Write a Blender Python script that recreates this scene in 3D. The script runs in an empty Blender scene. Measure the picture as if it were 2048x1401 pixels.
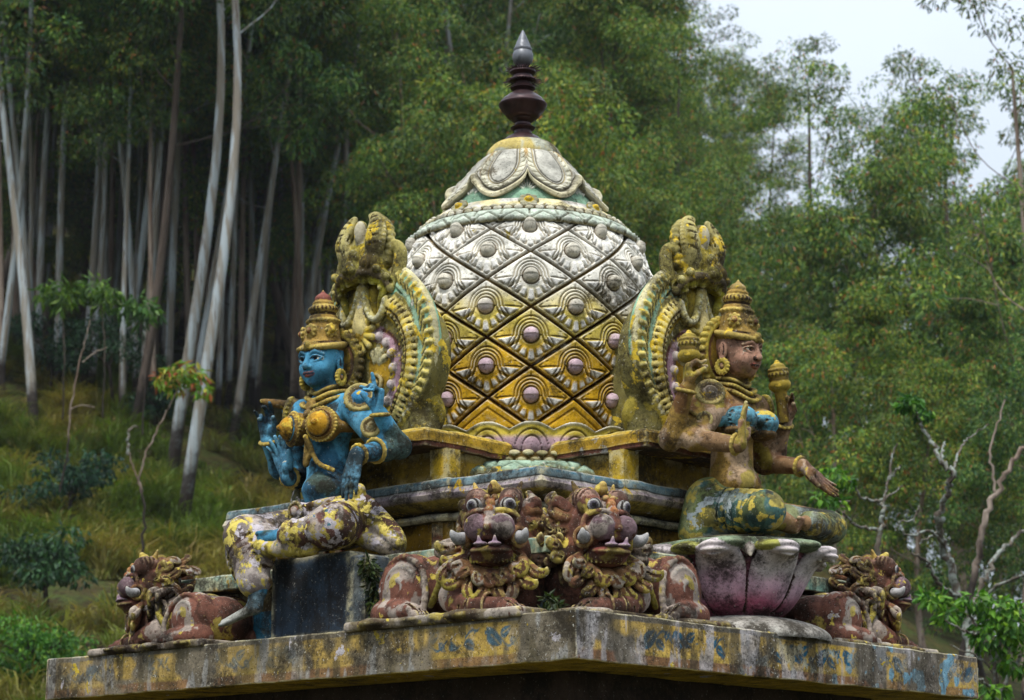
import bpy, bmesh, math, random
import numpy as np
from mathutils import Vector, Matrix

R = math.radians
scene = bpy.context.scene
COL = scene.collection
rng = np.random.default_rng(7)
random.seed(7)

# ------------------------------------------------------------------ camera numbers (photo is 2048 x 1401)
F_PX, PITCH = 4800.0, R(12.3)
CAM = np.array((0.0, 0.0, -1.16))          # z = 0 is the top of the roof slab


def at(px, py, Y):
    """world point on the sight line of a photo pixel at world depth Y (used to survey real positions)"""
    xc, yc = (px - 1024) / F_PX, (700.5 - py) / F_PX
    yw = math.cos(PITCH) - yc * math.sin(PITCH)
    zw = math.sin(PITCH) + yc * math.cos(PITCH)
    s = Y / yw
    return Vector((xc * s, Y, CAM[2] + zw * s))


def hexc(h, k=1.0):
    h = h.lstrip('#')
    c = [int(h[i:i + 2], 16) / 255 for i in (0, 2, 4)]
    return tuple((x / 12.92 if x <= .04045 else ((x + .055) / 1.055) ** 2.4) * k for x in c)


# ------------------------------------------------------------------ objects and their properties
def tag(o, label=None, cat=None, group=None, kind=None):
    if label: o['label'] = label
    if cat: o['category'] = cat
    if group: o['group'] = group
    if kind: o['kind'] = kind
    return o


def thing(name, loc, label, cat, group=None, rz=0.0):
    o = bpy.data.objects.new(name, None)
    COL.objects.link(o)
    o.empty_display_size = .1
    o.location = loc
    o.rotation_euler = (0, 0, rz)
    return tag(o, label, cat, group)


def make_mesh(name, V, Fq, paint=None, smooth=True, sharp=None):
    """V (n,3); Fq (m,4) or (m,3) array or list of lists"""
    me = bpy.data.meshes.new(name)
    V = np.asarray(V, np.float32)
    if isinstance(Fq, np.ndarray):
        m, k = Fq.shape
        me.vertices.add(len(V))
        me.vertices.foreach_set('co', V.ravel())
        me.loops.add(m * k)
        me.loops.foreach_set('vertex_index', Fq.astype(np.int32).ravel())
        me.polygons.add(m)
        me.polygons.foreach_set('loop_start', np.arange(0, m * k, k, dtype=np.int32))
        me.polygons.foreach_set('loop_total', np.full(m, k, np.int32))
        me.update(calc_edges=True)
        me.validate()
    else:
        me.from_pydata([tuple(v) for v in V], [], [tuple(f) for f in Fq])
    me.polygons.foreach_set('use_smooth', np.full(len(me.polygons), smooth))
    if paint is not None:
        a = me.attributes.new('paint', 'FLOAT_COLOR', 'POINT')
        P = np.ones((len(V), 4), np.float32)
        P[:, :3] = np.asarray(paint, np.float32)
        a.data.foreach_set('color', P.ravel())
    if sharp is not None:
        me.set_sharp_from_angle(angle=R(sharp))
    return me


def link(name, me, mat, parent=None, label=None):
    o = bpy.data.objects.new(name, me)
    COL.objects.link(o)
    if mat is not None and not me.materials:
        me.materials.append(mat)
    if parent is not None:
        o.parent = parent
    if label: o['label'] = label
    return o


def flip_y(me, name):
    """mirrored copy of a mesh"""
    m2 = me.copy()
    m2.name = name
    m2.transform(Matrix.Diagonal((1, -1, 1, 1)))
    m2.flip_normals()
    return m2


# ------------------------------------------------------------------ value noise in numpy
def _hash(ix, iy, iz, seed):
    h = (ix * 374761393 + iy * 668265263 + iz * 2147483647 + seed * 974634777) & 0xffffffff
    h = ((h ^ (h >> 13)) * 1274126177) & 0xffffffff
    return ((h ^ (h >> 16)) & 0xffff) / 65535.0


def vnoise(P, scale=1.0, seed=0, octaves=1):
    P = np.asarray(P, np.float64) * scale
    out, amp, tot = 0.0, 1.0, 0.0
    for o in range(octaves):
        q = P * (2 ** o) + 17.3 * o
        i = np.floor(q).astype(np.int64)
        f = q - i
        f = f * f * (3 - 2 * f)
        v = 0
        for dx in (0, 1):
            for dy in (0, 1):
                for dz in (0, 1):
                    w = (f[:, 0] if dx else 1 - f[:, 0]) * (f[:, 1] if dy else 1 - f[:, 1]) * (f[:, 2] if dz else 1 - f[:, 2])
                    v = v + w * _hash(i[:, 0] + dx, i[:, 1] + dy, i[:, 2] + dz, seed + o)
        out = out + amp * v
        tot += amp
        amp *= .5
    return out / tot


def sstep(a, b, x):
    t = np.clip((x - a) / (b - a), 0, 1)
    return t * t * (3 - 2 * t)


def mixc(c, d, t):
    t = np.asarray(t)[..., None]
    return np.asarray(c) * (1 - t) + np.asarray(d) * t


# ------------------------------------------------------------------ sculpting: a signed distance grid -> one continuous surface
def unit(v):
    v = np.asarray(v, float)
    return v / (np.linalg.norm(v) + 1e-12)


class Clay:
    def __init__(s, lo, hi, h, k=.02):
        s.lo = np.array(lo, np.float32)
        s.h = h
        s.n = np.ceil((np.array(hi) - s.lo) / h).astype(int) + 1
        s.F = np.full(s.n, .08, np.float32)
        s.D = np.full(s.n, 9.0, np.float32)
        s.I = np.zeros(s.n, np.uint8)
        s.ax = [s.lo[i] + h * np.arange(s.n[i], dtype=np.float32) for i in range(3)]
        s.M = np.eye(4)
        s.k = k
        s.pal = [(0.5, 0.5, 0.5)]
        s.c = 0

    def color(s, c):
        if isinstance(c, str): c = hexc(c)
        c = tuple(c)
        if c not in s.pal: s.pal.append(c)
        s.c = s.pal.index(c)
        return s

    def pt(s, p):
        return (s.M @ np.array((p[0], p[1], p[2], 1.0)))[:3]

    def vec(s, v):
        return s.M[:3, :3] @ np.asarray(v, float)

    def _box(s, lo, hi):
        a = np.clip(np.floor((lo - s.lo) / s.h).astype(int), 0, s.n)
        b = np.clip(np.ceil((hi - s.lo) / s.h).astype(int) + 1, 0, s.n)
        if np.any(b <= a): return None
        sl = tuple(slice(a[i], b[i]) for i in range(3))
        X = s.ax[0][sl[0]][:, None, None]
        Y = s.ax[1][sl[1]][None, :, None]
        Z = s.ax[2][sl[2]][None, None, :]
        return sl, X, Y, Z

    def _put(s, sl, d, op, k):
        F, D, I = s.F[sl], s.D[sl], s.I[sl]
        if op == 'u':
            hh = np.clip(.5 + .5 * (F - d) / k, 0, 1)
            s.F[sl] = F * (1 - hh) + d * hh - k * hh * (1 - hh)
            m = d < D
            I[m] = s.c
            s.D[sl] = np.where(m, d, D)
        elif op == 's':            # cut away
            hh = np.clip(.5 - .5 * (F + d) / k, 0, 1)
            s.F[sl] = F * (1 - hh) - d * hh + k * hh * (1 - hh)
        elif op == 'g':            # carve a groove and leave its own colour in it
            m = d < s.h * .9
            I[m] = s.c
            hh = np.clip(.5 - .5 * (F + d) / k, 0, 1)
            s.F[sl] = F * (1 - hh) - d * hh + k * hh * (1 - hh)
        elif op == 'p':            # paint only
            I[d < 0] = s.c

    def cone(s, a, b, r1, r2=None, op='u', k=None, flat=None):
        """round cone from a to b; flat=(normal, factor) squashes it along the normal"""
        r2 = r1 if r2 is None else r2
        k = s.k if k is None else k
        a, b = s.pt(a), s.pt(b)
        m = max(r1, r2) + k + 2 * s.h
        g = s._box(np.minimum(a, b) - m, np.maximum(a, b) + m)
        if g is None: return s
        sl, X, Y, Z = g
        ab = (b - a).astype(np.float32)
        L2 = float(ab @ ab) + 1e-9
        px, py, pz = X - a[0], Y - a[1], Z - a[2]
        t = np.clip((px * ab[0] + py * ab[1] + pz * ab[2]) / L2, 0, 1)
        qx, qy, qz = px - t * ab[0], py - t * ab[1], pz - t * ab[2]
        if flat is not None:
            n = unit(s.vec(flat[0]))
            q = qx * n[0] + qy * n[1] + qz * n[2]
            e = 1 / flat[1] - 1
            qx, qy, qz = qx + e * q * n[0], qy + e * q * n[1], qz + e * q * n[2]
        d = np.sqrt(qx * qx + qy * qy + qz * qz) - (r1 + (r2 - r1) * t)
        if flat is not None: d = d * (.5 + .5 * flat[1])
        s._put(sl, d.astype(np.float32), op, k)
        return s

    def ball(s, c, r, op='u', k=None, rot=None):
        """sphere or (rotated) ellipsoid; rot = 3x3 whose columns are the axes in the current frame"""
        k = s.k if k is None else k
        c = s.pt(c)
        if np.isscalar(r): r = (r, r, r)
        r = np.array(r, float)
        A = s.M[:3, :3] @ (np.eye(3) if rot is None else np.asarray(rot, float))
        m = np.sqrt(((A * r) ** 2).sum(1)) + k + 2 * s.h
        g = s._box(c - m, c + m)
        if g is None: return s
        sl, X, Y, Z = g
        x, y, z = X - c[0], Y - c[1], Z - c[2]
        q = [(A[0, i] * x + A[1, i] * y + A[2, i] * z).astype(np.float32) for i in range(3)]
        k0 = np.sqrt((q[0] / r[0]) ** 2 + (q[1] / r[1]) ** 2 + (q[2] / r[2]) ** 2)
        k1 = np.sqrt((q[0] / r[0] ** 2) ** 2 + (q[1] / r[1] ** 2) ** 2 + (q[2] / r[2] ** 2) ** 2) + 1e-6
        d = np.where(k0 < 1e-3, -r.min(), k0 * (k0 - 1) / k1)
        s._put(sl, d.astype(np.float32), op, k)
        return s

    def box(s, c, half, r=.01, op='u', k=None, rot=None):
        k = s.k if k is None else k
        c = s.pt(c)
        half = np.array(half, float)
        A = s.M[:3, :3] @ (np.eye(3) if rot is None else np.asarray(rot, float))
        m = (np.abs(A) * half).sum(1) + k + 2 * s.h
        g = s._box(c - m, c + m)
        if g is None: return s
        sl, X, Y, Z = g
        x, y, z = X - c[0], Y - c[1], Z - c[2]
        q = [np.abs(A[0, i] * x + A[1, i] * y + A[2, i] * z) - (half[i] - r) for i in range(3)]
        d = np.sqrt(sum(np.maximum(v, 0) ** 2 for v in q)) + np.minimum(np.maximum(np.maximum(q[0], q[1]), q[2]), 0) - r
        s._put(sl, d.astype(np.float32), op, k)
        return s

    def ring(s, c, n, Rr, r, op='u', k=None):
        k = s.k if k is None else k
        c = s.pt(c)
        n = unit(s.vec(n))
        m = Rr + r + k + 2 * s.h
        g = s._box(c - m, c + m)
        if g is None: return s
        sl, X, Y, Z = g
        x, y, z = X - c[0], Y - c[1], Z - c[2]
        a = x * n[0] + y * n[1] + z * n[2]
        rr = np.sqrt(np.maximum(x * x + y * y + z * z - a * a, 0))
        d = np.sqrt((rr - Rr) ** 2 + a * a) - r
        s._put(sl, d.astype(np.float32), op, k)
        return s

    def disc(s, c, n, Rr, t, op='u', k=None, r=.006):
        """flat round plate of half thickness t"""
        k = s.k if k is None else k
        c = s.pt(c)
        n = unit(s.vec(n))
        m = Rr + t + k + 2 * s.h
        g = s._box(c - m, c + m)
        if g is None: return s
        sl, X, Y, Z = g
        x, y, z = X - c[0], Y - c[1], Z - c[2]
        a = x * n[0] + y * n[1] + z * n[2]
        rr = np.sqrt(np.maximum(x * x + y * y + z * z - a * a, 0))
        q0, q1 = rr - (Rr - r), np.abs(a) - (t - r)
        d = np.sqrt(np.maximum(q0, 0) ** 2 + np.maximum(q1, 0) ** 2) + np.minimum(np.maximum(q0, q1), 0) - r
        s._put(sl, d.astype(np.float32), op, k)
        return s

    def tube(s, pts, r, r_end=None, op='u', k=None, n=None, flat=None):
        """round tube through the points (smoothed); r may be a list, one per point"""
        pts = np.asarray(pts, float)
        rs = np.asarray(r, float) if not np.isscalar(r) else np.linspace(r, r if r_end is None else r_end, len(pts))
        if n:
            pts, rs = spline(pts, n), np.interp(np.linspace(0, 1, n), np.linspace(0, 1, len(rs)), rs)
        for i in range(len(pts) - 1):
            s.cone(pts[i], pts[i + 1], rs[i], rs[i + 1], op, k, flat)
        return s

    def net(s, fn=None):
        """naive surface nets -> verts, quads, colours"""
        F = s.F
        ins = F < 0
        c = np.zeros(np.array(F.shape) - 1, np.uint8)
        offs = [(i, j, k) for i in (0, 1) for j in (0, 1) for k in (0, 1)]
        n0, n1, n2 = c.shape
        for (i, j, k) in offs:
            c += ins[i:i + n0, j:j + n1, k:k + n2]
        act = (c > 0) & (c < 8)
        idx = np.argwhere(act)
        vid = np.full(c.shape, -1, np.int32)
        vid[act] = np.arange(len(idx))
        vals = np.stack([F[idx[:, 0] + i, idx[:, 1] + j, idx[:, 2] + k] for (i, j, k) in offs], 1)
        acc = np.zeros((len(idx), 3), np.float32)
        cnt = np.zeros(len(idx), np.float32)
        O = np.array(offs, np.float32)
        for a in range(8):
            for b in range(a + 1, 8):
                if np.abs(O[a] - O[b]).sum() != 1: continue
                m = (vals[:, a] < 0) != (vals[:, b] < 0)
                t = vals[m, a] / (vals[m, a] - vals[m, b])
                acc[m] += O[a] + t[:, None] * (O[b] - O[a])
                cnt[m] += 1
        loc = acc / cnt[:, None]
        V = s.lo + s.h * (idx + loc)
        near = np.clip(idx + np.round(loc).astype(int), 0, s.n - 1)
        ids = s.I[near[:, 0], near[:, 1], near[:, 2]]
        quads = []
        for ax in range(3):
            b, d = (ax + 1) % 3, (ax + 2) % 3
            sl0 = [slice(None)] * 3
            sl1 = [slice(None)] * 3
            sl0[ax], sl1[ax] = slice(0, -1), slice(1, None)
            e0, e1 = ins[tuple(sl0)], ins[tuple(sl1)]
            E = np.argwhere(e0 != e1)
            E = E[(E[:, b] > 0) & (E[:, d] > 0) & (E[:, b] < s.n[b] - 1) & (E[:, d] < s.n[d] - 1)]
            if not len(E): continue
            q = []
            for (ob, od) in ((-1, -1), (0, -1), (0, 0), (-1, 0)):
                G = E.copy()
                G[:, b] += ob
                G[:, d] += od
                q.append(vid[G[:, 0], G[:, 1], G[:, 2]])
            q = np.stack(q, 1)
            up = e0[E[:, 0], E[:, 1], E[:, 2]]
            q[~up] = q[~up][:, ::-1]
            quads.append(q)
        Q = np.concatenate(quads)
        pal = np.array(s.pal, np.float32)
        return V, Q, pal[ids]

    def mesh(s, name, fn=None, smooth=1):
        V, Q, C = s.net()
        for _ in range(smooth):           # one light relaxation pass rounds the voxel steps
            S = np.zeros_like(V)
            n = np.zeros(len(V), np.float32)
            for a, b in ((0, 1), (1, 2), (2, 3), (3, 0)):
                for d in range(3):
                    S[:, d] += np.bincount(Q[:, a], V[Q[:, b], d], len(V))
                    S[:, d] += np.bincount(Q[:, b], V[Q[:, a], d], len(V))
                n += np.bincount(Q[:, a], minlength=len(V))
                n += np.bincount(Q[:, b], minlength=len(V))
            V = V * .55 + .45 * S / np.maximum(n, 1)[:, None]
        if fn is not None:
            V, C = fn(V, C)
        return make_mesh(name, V, Q, C)


def spline(P, n):
    """Catmull-Rom through the points"""
    P = np.asarray(P, float)
    if len(P) < 3:
        return np.array([P[0] + (P[-1] - P[0]) * t for t in np.linspace(0, 1, n)])
    E = np.vstack([2 * P[0] - P[1], P, 2 * P[-1] - P[-2]])
    out = []
    for u in np.linspace(0, len(P) - 1, n):
        i = min(int(u), len(P) - 2)
        t = u - i
        a, b, c, d = E[i], E[i + 1], E[i + 2], E[i + 3]
        out.append(.5 * ((2 * b) + (c - a) * t + (2 * a - 5 * b + 4 * c - d) * t ** 2 + (3 * b - a - 3 * c + d) * t ** 3))
    return np.array(out)


def frame(o, x, z=(0, 0, 1)):
    """4x4 frame at o, x axis along x, z axis near z"""
    x = unit(x)
    y = unit(np.cross(z, x))
    M = np.eye(4)
    M[:3, 0], M[:3, 1], M[:3, 2], M[:3, 3] = x, y, np.cross(x, y), o
    return M


def rotz(a):
    c, s_ = math.cos(a), math.sin(a)
    M = np.eye(4)
    M[0, 0], M[0, 1], M[1, 0], M[1, 1] = c, -s_, s_, c
    return M


def roty(a):
    c, s_ = math.cos(a), math.sin(a)
    M = np.eye(4)
    M[0, 0], M[0, 2], M[2, 0], M[2, 2] = c, s_, -s_, c
    return M


def rotx(a):
    c, s_ = math.cos(a), math.sin(a)
    M = np.eye(4)
    M[1, 1], M[1, 2], M[2, 1], M[2, 2] = c, -s_, s_, c
    return M


def trans(v):
    M = np.eye(4)
    M[:3, 3] = v
    return M


def grid_faces(nu, nv, wrap_u=False):
    u = np.arange(nu if wrap_u else nu - 1)
    v = np.arange(nv - 1)
    U, W = np.meshgrid(u, v, indexing='ij')
    U2 = (U + 1) % nu
    a = U * nv + W
    b = U2 * nv + W
    return np.stack([a, b, b + 1, a + 1], -1).reshape(-1, 4)
# ------------------------------------------------------------------ materials
class NT:
    def __init__(s, name):
        s.m = bpy.data.materials.new(name)
        s.m.use_nodes = True
        s.t = s.m.node_tree
        s.t.nodes.clear()
        s.out = s.n('ShaderNodeOutputMaterial')
        s.b = s.n('ShaderNodeBsdfPrincipled')
        s.l(s.b.outputs[0], s.out.inputs[0])
        s.tc = s.n('ShaderNodeTexCoord')
        s.co = s.tc.outputs['Object']

    def n(s, t, **kw):
        nd = s.t.nodes.new(t)
        for k, v in kw.items(): setattr(nd, k, v)
        return nd

    def l(s, a, b):
        s.t.links.new(a, b)

    def map(s, scale=(1, 1, 1), loc=(0, 0, 0), rot=(0, 0, 0)):
        m = s.n('ShaderNodeMapping')
        s.l(s.co, m.inputs[0])
        m.inputs['Location'].default_value = loc
        m.inputs['Rotation'].default_value = rot
        m.inputs['Scale'].default_value = scale
        return m.outputs[0]

    def noise(s, scale, detail=6, rough=.6, dist=0, co=None, seed=0):
        t = s.n('ShaderNodeTexNoise', noise_dimensions='4D')
        s.l(co or s.co, t.inputs['Vector'])
        t.inputs['W'].default_value = seed
        t.inputs['Scale'].default_value = scale
        t.inputs['Detail'].default_value = detail
        t.inputs['Roughness'].default_value = rough
        t.inputs['Distortion'].default_value = dist
        return t.outputs['Fac']

    def rng(s, f, a, b, lo=0.0, hi=1.0):
        m = s.n('ShaderNodeMapRange', interpolation_type='SMOOTHSTEP')
        s.l(f, m.inputs[0])
        m.inputs[1].default_value, m.inputs[2].default_value = a, b
        m.inputs[3].default_value, m.inputs[4].default_value = lo, hi
        return m.outputs[0]

    def math(s, op, a, b=None):
        m = s.n('ShaderNodeMath', operation=op)
        for i, v in enumerate((a, b)):
            if v is None: continue
            if isinstance(v, (int, float)): m.inputs[i].default_value = v
            else: s.l(v, m.inputs[i])
        return m.outputs[0]

    def mix(s, fac, a, b, mode='MIX'):
        m = s.n('ShaderNodeMix', data_type='RGBA', blend_type=mode)
        for sock, v in ((m.inputs[0], fac), (m.inputs[6], a), (m.inputs[7], b)):
            if isinstance(v, (int, float)): sock.default_value = v
            elif isinstance(v, (tuple, list)): sock.default_value = (*v[:3], 1)
            else: s.l(v, sock)
        return m.outputs[2]

    def bump(s, h, strength=.4, dist=.004, prev=None):
        b = s.n('ShaderNodeBump')
        b.inputs['Strength'].default_value = strength
        b.inputs['Distance'].default_value = dist
        s.l(h, b.inputs['Height'])
        if prev is not None: s.l(prev, b.inputs['Normal'])
        return b.outputs[0]

    def done(s, col, rough=.85, normal=None, spec=.3):
        if isinstance(col, (tuple, list)): s.b.inputs['Base Color'].default_value = (*col[:3], 1)
        else: s.l(col, s.b.inputs['Base Color'])
        if isinstance(rough, (int, float)): s.b.inputs['Roughness'].default_value = rough
        else: s.l(rough, s.b.inputs['Roughness'])
        s.b.inputs['Specular IOR Level'].default_value = spec
        if normal is not None: s.l(normal, s.b.inputs['Normal'])
        return s.m


def weathered(name, base=None, chips=(), grime=.5, grime_col='#2b251b', moss=0.0, moss_col='#77701a', speck=.35,
              streak=0.0, edge=.65, edge_col='#c4ba92', bump=.5, rough=.9, spec=.18, pale=0.0, pale_col='#b9b6ac', seed=0.0):
    """painted cement left outdoors: paint from the mesh (or base), flaking chips, grime blotches, lichen, specks"""
    t = NT(name)
    if base is None:
        a = t.n('ShaderNodeAttribute', attribute_name='paint')
        col = a.outputs['Color']
    else:
        col = t.mix(0, hexc(base), hexc(base))
    v = t.rng(t.noise(8, 7, .65, seed=seed), .3, .7)
    col = t.mix(1.0, col, t.mix(v, (.52, .52, .50), (1.35, 1.33, 1.28)), 'MULTIPLY')
    heights = []
    for i, (c, sc, th, soft) in enumerate(chips):
        f = t.rng(t.noise(sc, 9, .62, .35, seed=seed + 3.1 + i * 5.7), th, th + soft)
        col = t.mix(f, col, hexc(c))
        heights.append(f)
    if pale:
        f = t.rng(t.noise(5.5, 10, .68, .2, seed=seed + 31), .62 - pale * .25, .80 - pale * .25)
        col = t.mix(t.math('MULTIPLY', f, .8), col, hexc(pale_col))
    if edge:                              # raised arrises rubbed down to pale undercoat
        g = t.n('ShaderNodeNewGeometry')
        f = t.math('MULTIPLY', t.rng(g.outputs['Pointiness'], .515, .565), t.rng(t.noise(13, 8, .7, seed=seed + 25), .40, .58))
        col = t.mix(t.math('MULTIPLY', f, edge), col, hexc(edge_col))
    if moss:
        f = t.rng(t.noise(7, 10, .66, .4, seed=seed + 41), .66 - moss * .3, .84 - moss * .3)
        col = t.mix(t.math('MULTIPLY', f, .85), col, hexc(moss_col))
    if streak:
        f = t.rng(t.noise(1, 8, .62, dist=.6, co=t.map((11, 11, 2.2)), seed=seed + 51), .66 - streak * .28, .82 - streak * .28)
        col = t.mix(t.math('MULTIPLY', f, .8), col, hexc(grime_col))
    if grime:
        big = t.noise(4.2, 9, .66, .25, seed=seed + 61)
        fine = t.noise(55, 4, .7, seed=seed + 62)
        f = t.math('ADD', t.math('MULTIPLY', big, .72), t.math('MULTIPLY', fine, .28))
        f = t.rng(f, .585 - grime * .28, .69 - grime * .20)
        col = t.mix(t.math('MULTIPLY', f, .9), col, hexc(grime_col))
    if speck:
        f = t.rng(t.noise(78, 4, .75, seed=seed + 71), .555, .64, 0, min(1, speck * 1.5))
        col = t.mix(f, col, hexc('#15120d'))
        f = t.rng(t.noise(66, 4, .75, seed=seed + 77), .60, .66, 0, speck * 1.1)
        col = t.mix(f, col, hexc('#c9c7bb'))
    nb = t.bump(t.noise(70, 6, .7, seed=seed + 80), bump, .005)
    nb = t.bump(t.noise(16, 6, .6, seed=seed + 81), bump * .5, .012, nb)
    for h in heights[:2]:
        nb = t.bump(h, .5, .002, nb)
    return t.done(col, rough, nb, spec)


M = {}
M['blue_skin'] = weathered('blue_skin_paint', None, [('#c9c4a8', 11, .69, .015), ('#5f6a3a', 7, .62, .06)], grime=.42, grime_col='#1f1c14', edge=.35, edge_col='#9fb2b4', speck=.3, bump=.5, seed=1)
M['fair_skin'] = weathered('worn_skin_paint', None, [('#8a6b2a', 6, .57, .10), ('#b8a03a', 12, .66, .02), ('#b3a49a', 8, .66, .04)], grime=.46, grime_col='#2a1e12', moss=.3, edge=.6, speck=.35, bump=.6, seed=2)
M['gold'] = weathered('old_gold_paint', None, [('#c4a63c', 14, .58, .03), ('#4f3a20', 8, .57, .08)], grime=.44, moss=.24, edge=.8, edge_col='#cdb866', speck=.35, bump=.7, seed=3)
M['cloth'] = weathered('painted_cloth', None, [('#c4b258', 15, .55, .02), ('#b4acb0', 13, .57, .02), ('#3c6a78', 16, .64, .015)], grime=.40, edge=.6, speck=.35, bump=.65, seed=4)
M['teal_cloth'] = weathered('teal_painted_cloth', None, [('#b8a348', 10, .57, .02), ('#9aa3a4', 7, .62, .03)], grime=.42, moss=.24, edge=.55, speck=.35, bump=.6, seed=5)
M['lion'] = weathered('lion_paint', None, [('#b8a448', 10, .625, .012), ('#aea6a2', 6.5, .64, .02), ('#4a2f26', 9, .58, .05)], grime=.42, grime_col='#221912', moss=.10, edge=.85, edge_col='#c9b878', speck=.35, bump=.8, seed=6)
M['dome'] = weathered('dome_paint', None, [('#8d7c34', 11, .655, .04)], grime=.24, grime_col='#3f3520', pale=.1, edge=.5, edge_col='#d8d5cc', speck=.4, bump=.8, rough=.97, spec=.06, seed=7)
M['arch'] = weathered('arch_paint', None, [('#c7aa34', 9, .575, .03), ('#b9b6a6', 10, .64, .02)], grime=.40, grime_col='#2c2412', moss=.40, moss_col='#857416', pale=.1, edge=.75, edge_col='#cbc39a', speck=.4, bump=.7, seed=8)
M['tier'] = weathered('tier_paint', None, [('#a2a09a', 6, .63, .03), ('#b08f1e', 8, .60, .03)], grime=.46, grime_col='#26211a', moss=.30, moss_col='#8a7418', speck=.4, streak=.40, bump=.7, seed=9)
M['slab'] = weathered('slab_paint', None, [('#b9b2b4', 6, .645, .02), ('#b59c30', 8, .625, .02)], grime=.36, grime_col='#2a241b', moss=.14, speck=.6, streak=.30, bump=.8, seed=10)
M['seat'] = weathered('seat_paint', None, [('#6f86a0', 3, .62, .10), ('#8f989c', 5, .70, .03)], grime=.48, grime_col='#1d1b1a', moss=.0, speck=.3, streak=.6, bump=.5, seed=11)
M['lotus'] = weathered('lotus_paint', None, [('#a79c9c', 5, .68, .04)], grime=.44, grime_col='#221c17', edge=.4, speck=.4, bump=.55, seed=12)
M['bare'] = weathered('bare_cement', '#8d8983', [], grime=.45, pale=.35, speck=.5, bump=.8, seed=13)
M['wall'] = weathered('dark_wall', '#3a2f28', [], grime=.45, grime_col='#1c1714', edge=0, speck=.2, streak=.4, bump=.6, seed=14)
# ------------------------------------------------------------------ the shrine: slab, tiers, dome, gables
YAW = R(47.6)
TC = (0.067, 13.281, 0.0)
tower = thing('temple_shrine', TC, 'weathered painted concrete temple roof with a patterned dome, gable arches and a stained flat slab',
              'temple', rz=YAW)


def lw(a, b, z=0.0):
    """tower-local to world"""
    c, s_ = math.cos(YAW), math.sin(YAW)
    return Vector((TC[0] + a * c - b * s_, TC[1] + a * s_ + b * c, z))


def sweep(plan, prof, step=.035, amp=.004, seed=0, vstep=None, paintfn=None):
    """profile [(offset, z, colour)] run round an orthogonal plan polygon (CCW)"""
    plan = np.asarray(plan, float)
    n = len(plan)
    e = np.roll(plan, -1, 0) - plan
    L = np.linalg.norm(e, axis=1)
    nor = np.stack([e[:, 1], -e[:, 0]], 1) / L[:, None]
    corner = nor + np.roll(nor, 1, 0)
    cnt = np.maximum((L / step).astype(int), 1)
    P = []
    vs = vstep or step
    for i in range(len(prof) - 1):
        (o0, z0, c0), (o1, z1, c1) = prof[i], prof[i + 1]
        m = max(1, int(math.hypot(o1 - o0, z1 - z0) / vs))
        for t in np.arange(m) / m:
            P.append((o0 + (o1 - o0) * t, z0 + (z1 - z0) * t, c0))
    P.append(prof[-1])
    P = [(o, z, hexc(c) if isinstance(c, str) else c) for o, z, c in P]
    V, Cc, S = [], [], []
    cum = np.concatenate([[0], np.cumsum(L)])
    for o, z, c in P:
        q = plan + o * corner
        for i in range(n):
            t = (np.arange(cnt[i]) / cnt[i])[:, None]
            pts = q[i] * (1 - t) + q[(i + 1) % n] * t
            V.append(np.column_stack([pts, np.full(len(pts), z)]))
            S.append(np.column_stack([cum[i] + t[:, 0] * L[i], np.full(len(pts), i)]))
            Cc.append(np.tile(c, (len(pts), 1)))
    V, Cc, S = np.vstack(V), np.vstack(Cc), np.vstack(S)
    N = int(cnt.sum())
    m = len(P)
    # rings are rows: reorder to (u, v)
    V = V.reshape(m, N, 3).transpose(1, 0, 2).reshape(-1, 3)
    Cc = Cc.reshape(m, N, 3).transpose(1, 0, 2).reshape(-1, 3)
    S = S.reshape(m, N, 2).transpose(1, 0, 2).reshape(-1, 2)
    if paintfn is not None: Cc = paintfn(V, S, Cc)
    if amp:
        for d in range(3):
            V[:, d] += amp * 2 * (vnoise(V, 9, seed + d, 3) - .5)
    Fq = grid_faces(N, m, True).tolist()
    Fq.append([i * m for i in range(N)][::-1])
    Fq.append([i * m + m - 1 for i in range(N)])
    return V, Fq, Cc


def swept(name, plan, prof, mat, parent=tower, sharp=38, **kw):
    V, Fq, Cc = sweep(plan, prof, **kw)
    return link(name, make_mesh(name, V, Fq, Cc, sharp=sharp), mat, parent)


def rect(a0, a1, b0, b1):
    return [(a0, b0), (a1, b0), (a1, b1), (a0, b1)]


def plus(S, w, e):
    """square of half size S with a projection of half width w standing e proud of each side (CCW)"""
    q = [(-w, -S - e), (w, -S - e), (w, -S), (S, -S), (S, -w)]
    out = []
    for k in range(4):
        c, s_ = [(1, 0), (0, 1), (-1, 0), (0, -1)][k]
        out += [(c * x - s_ * y, s_ * x + c * y) for x, y in q]
    # start each quarter consistently
    return out


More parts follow.
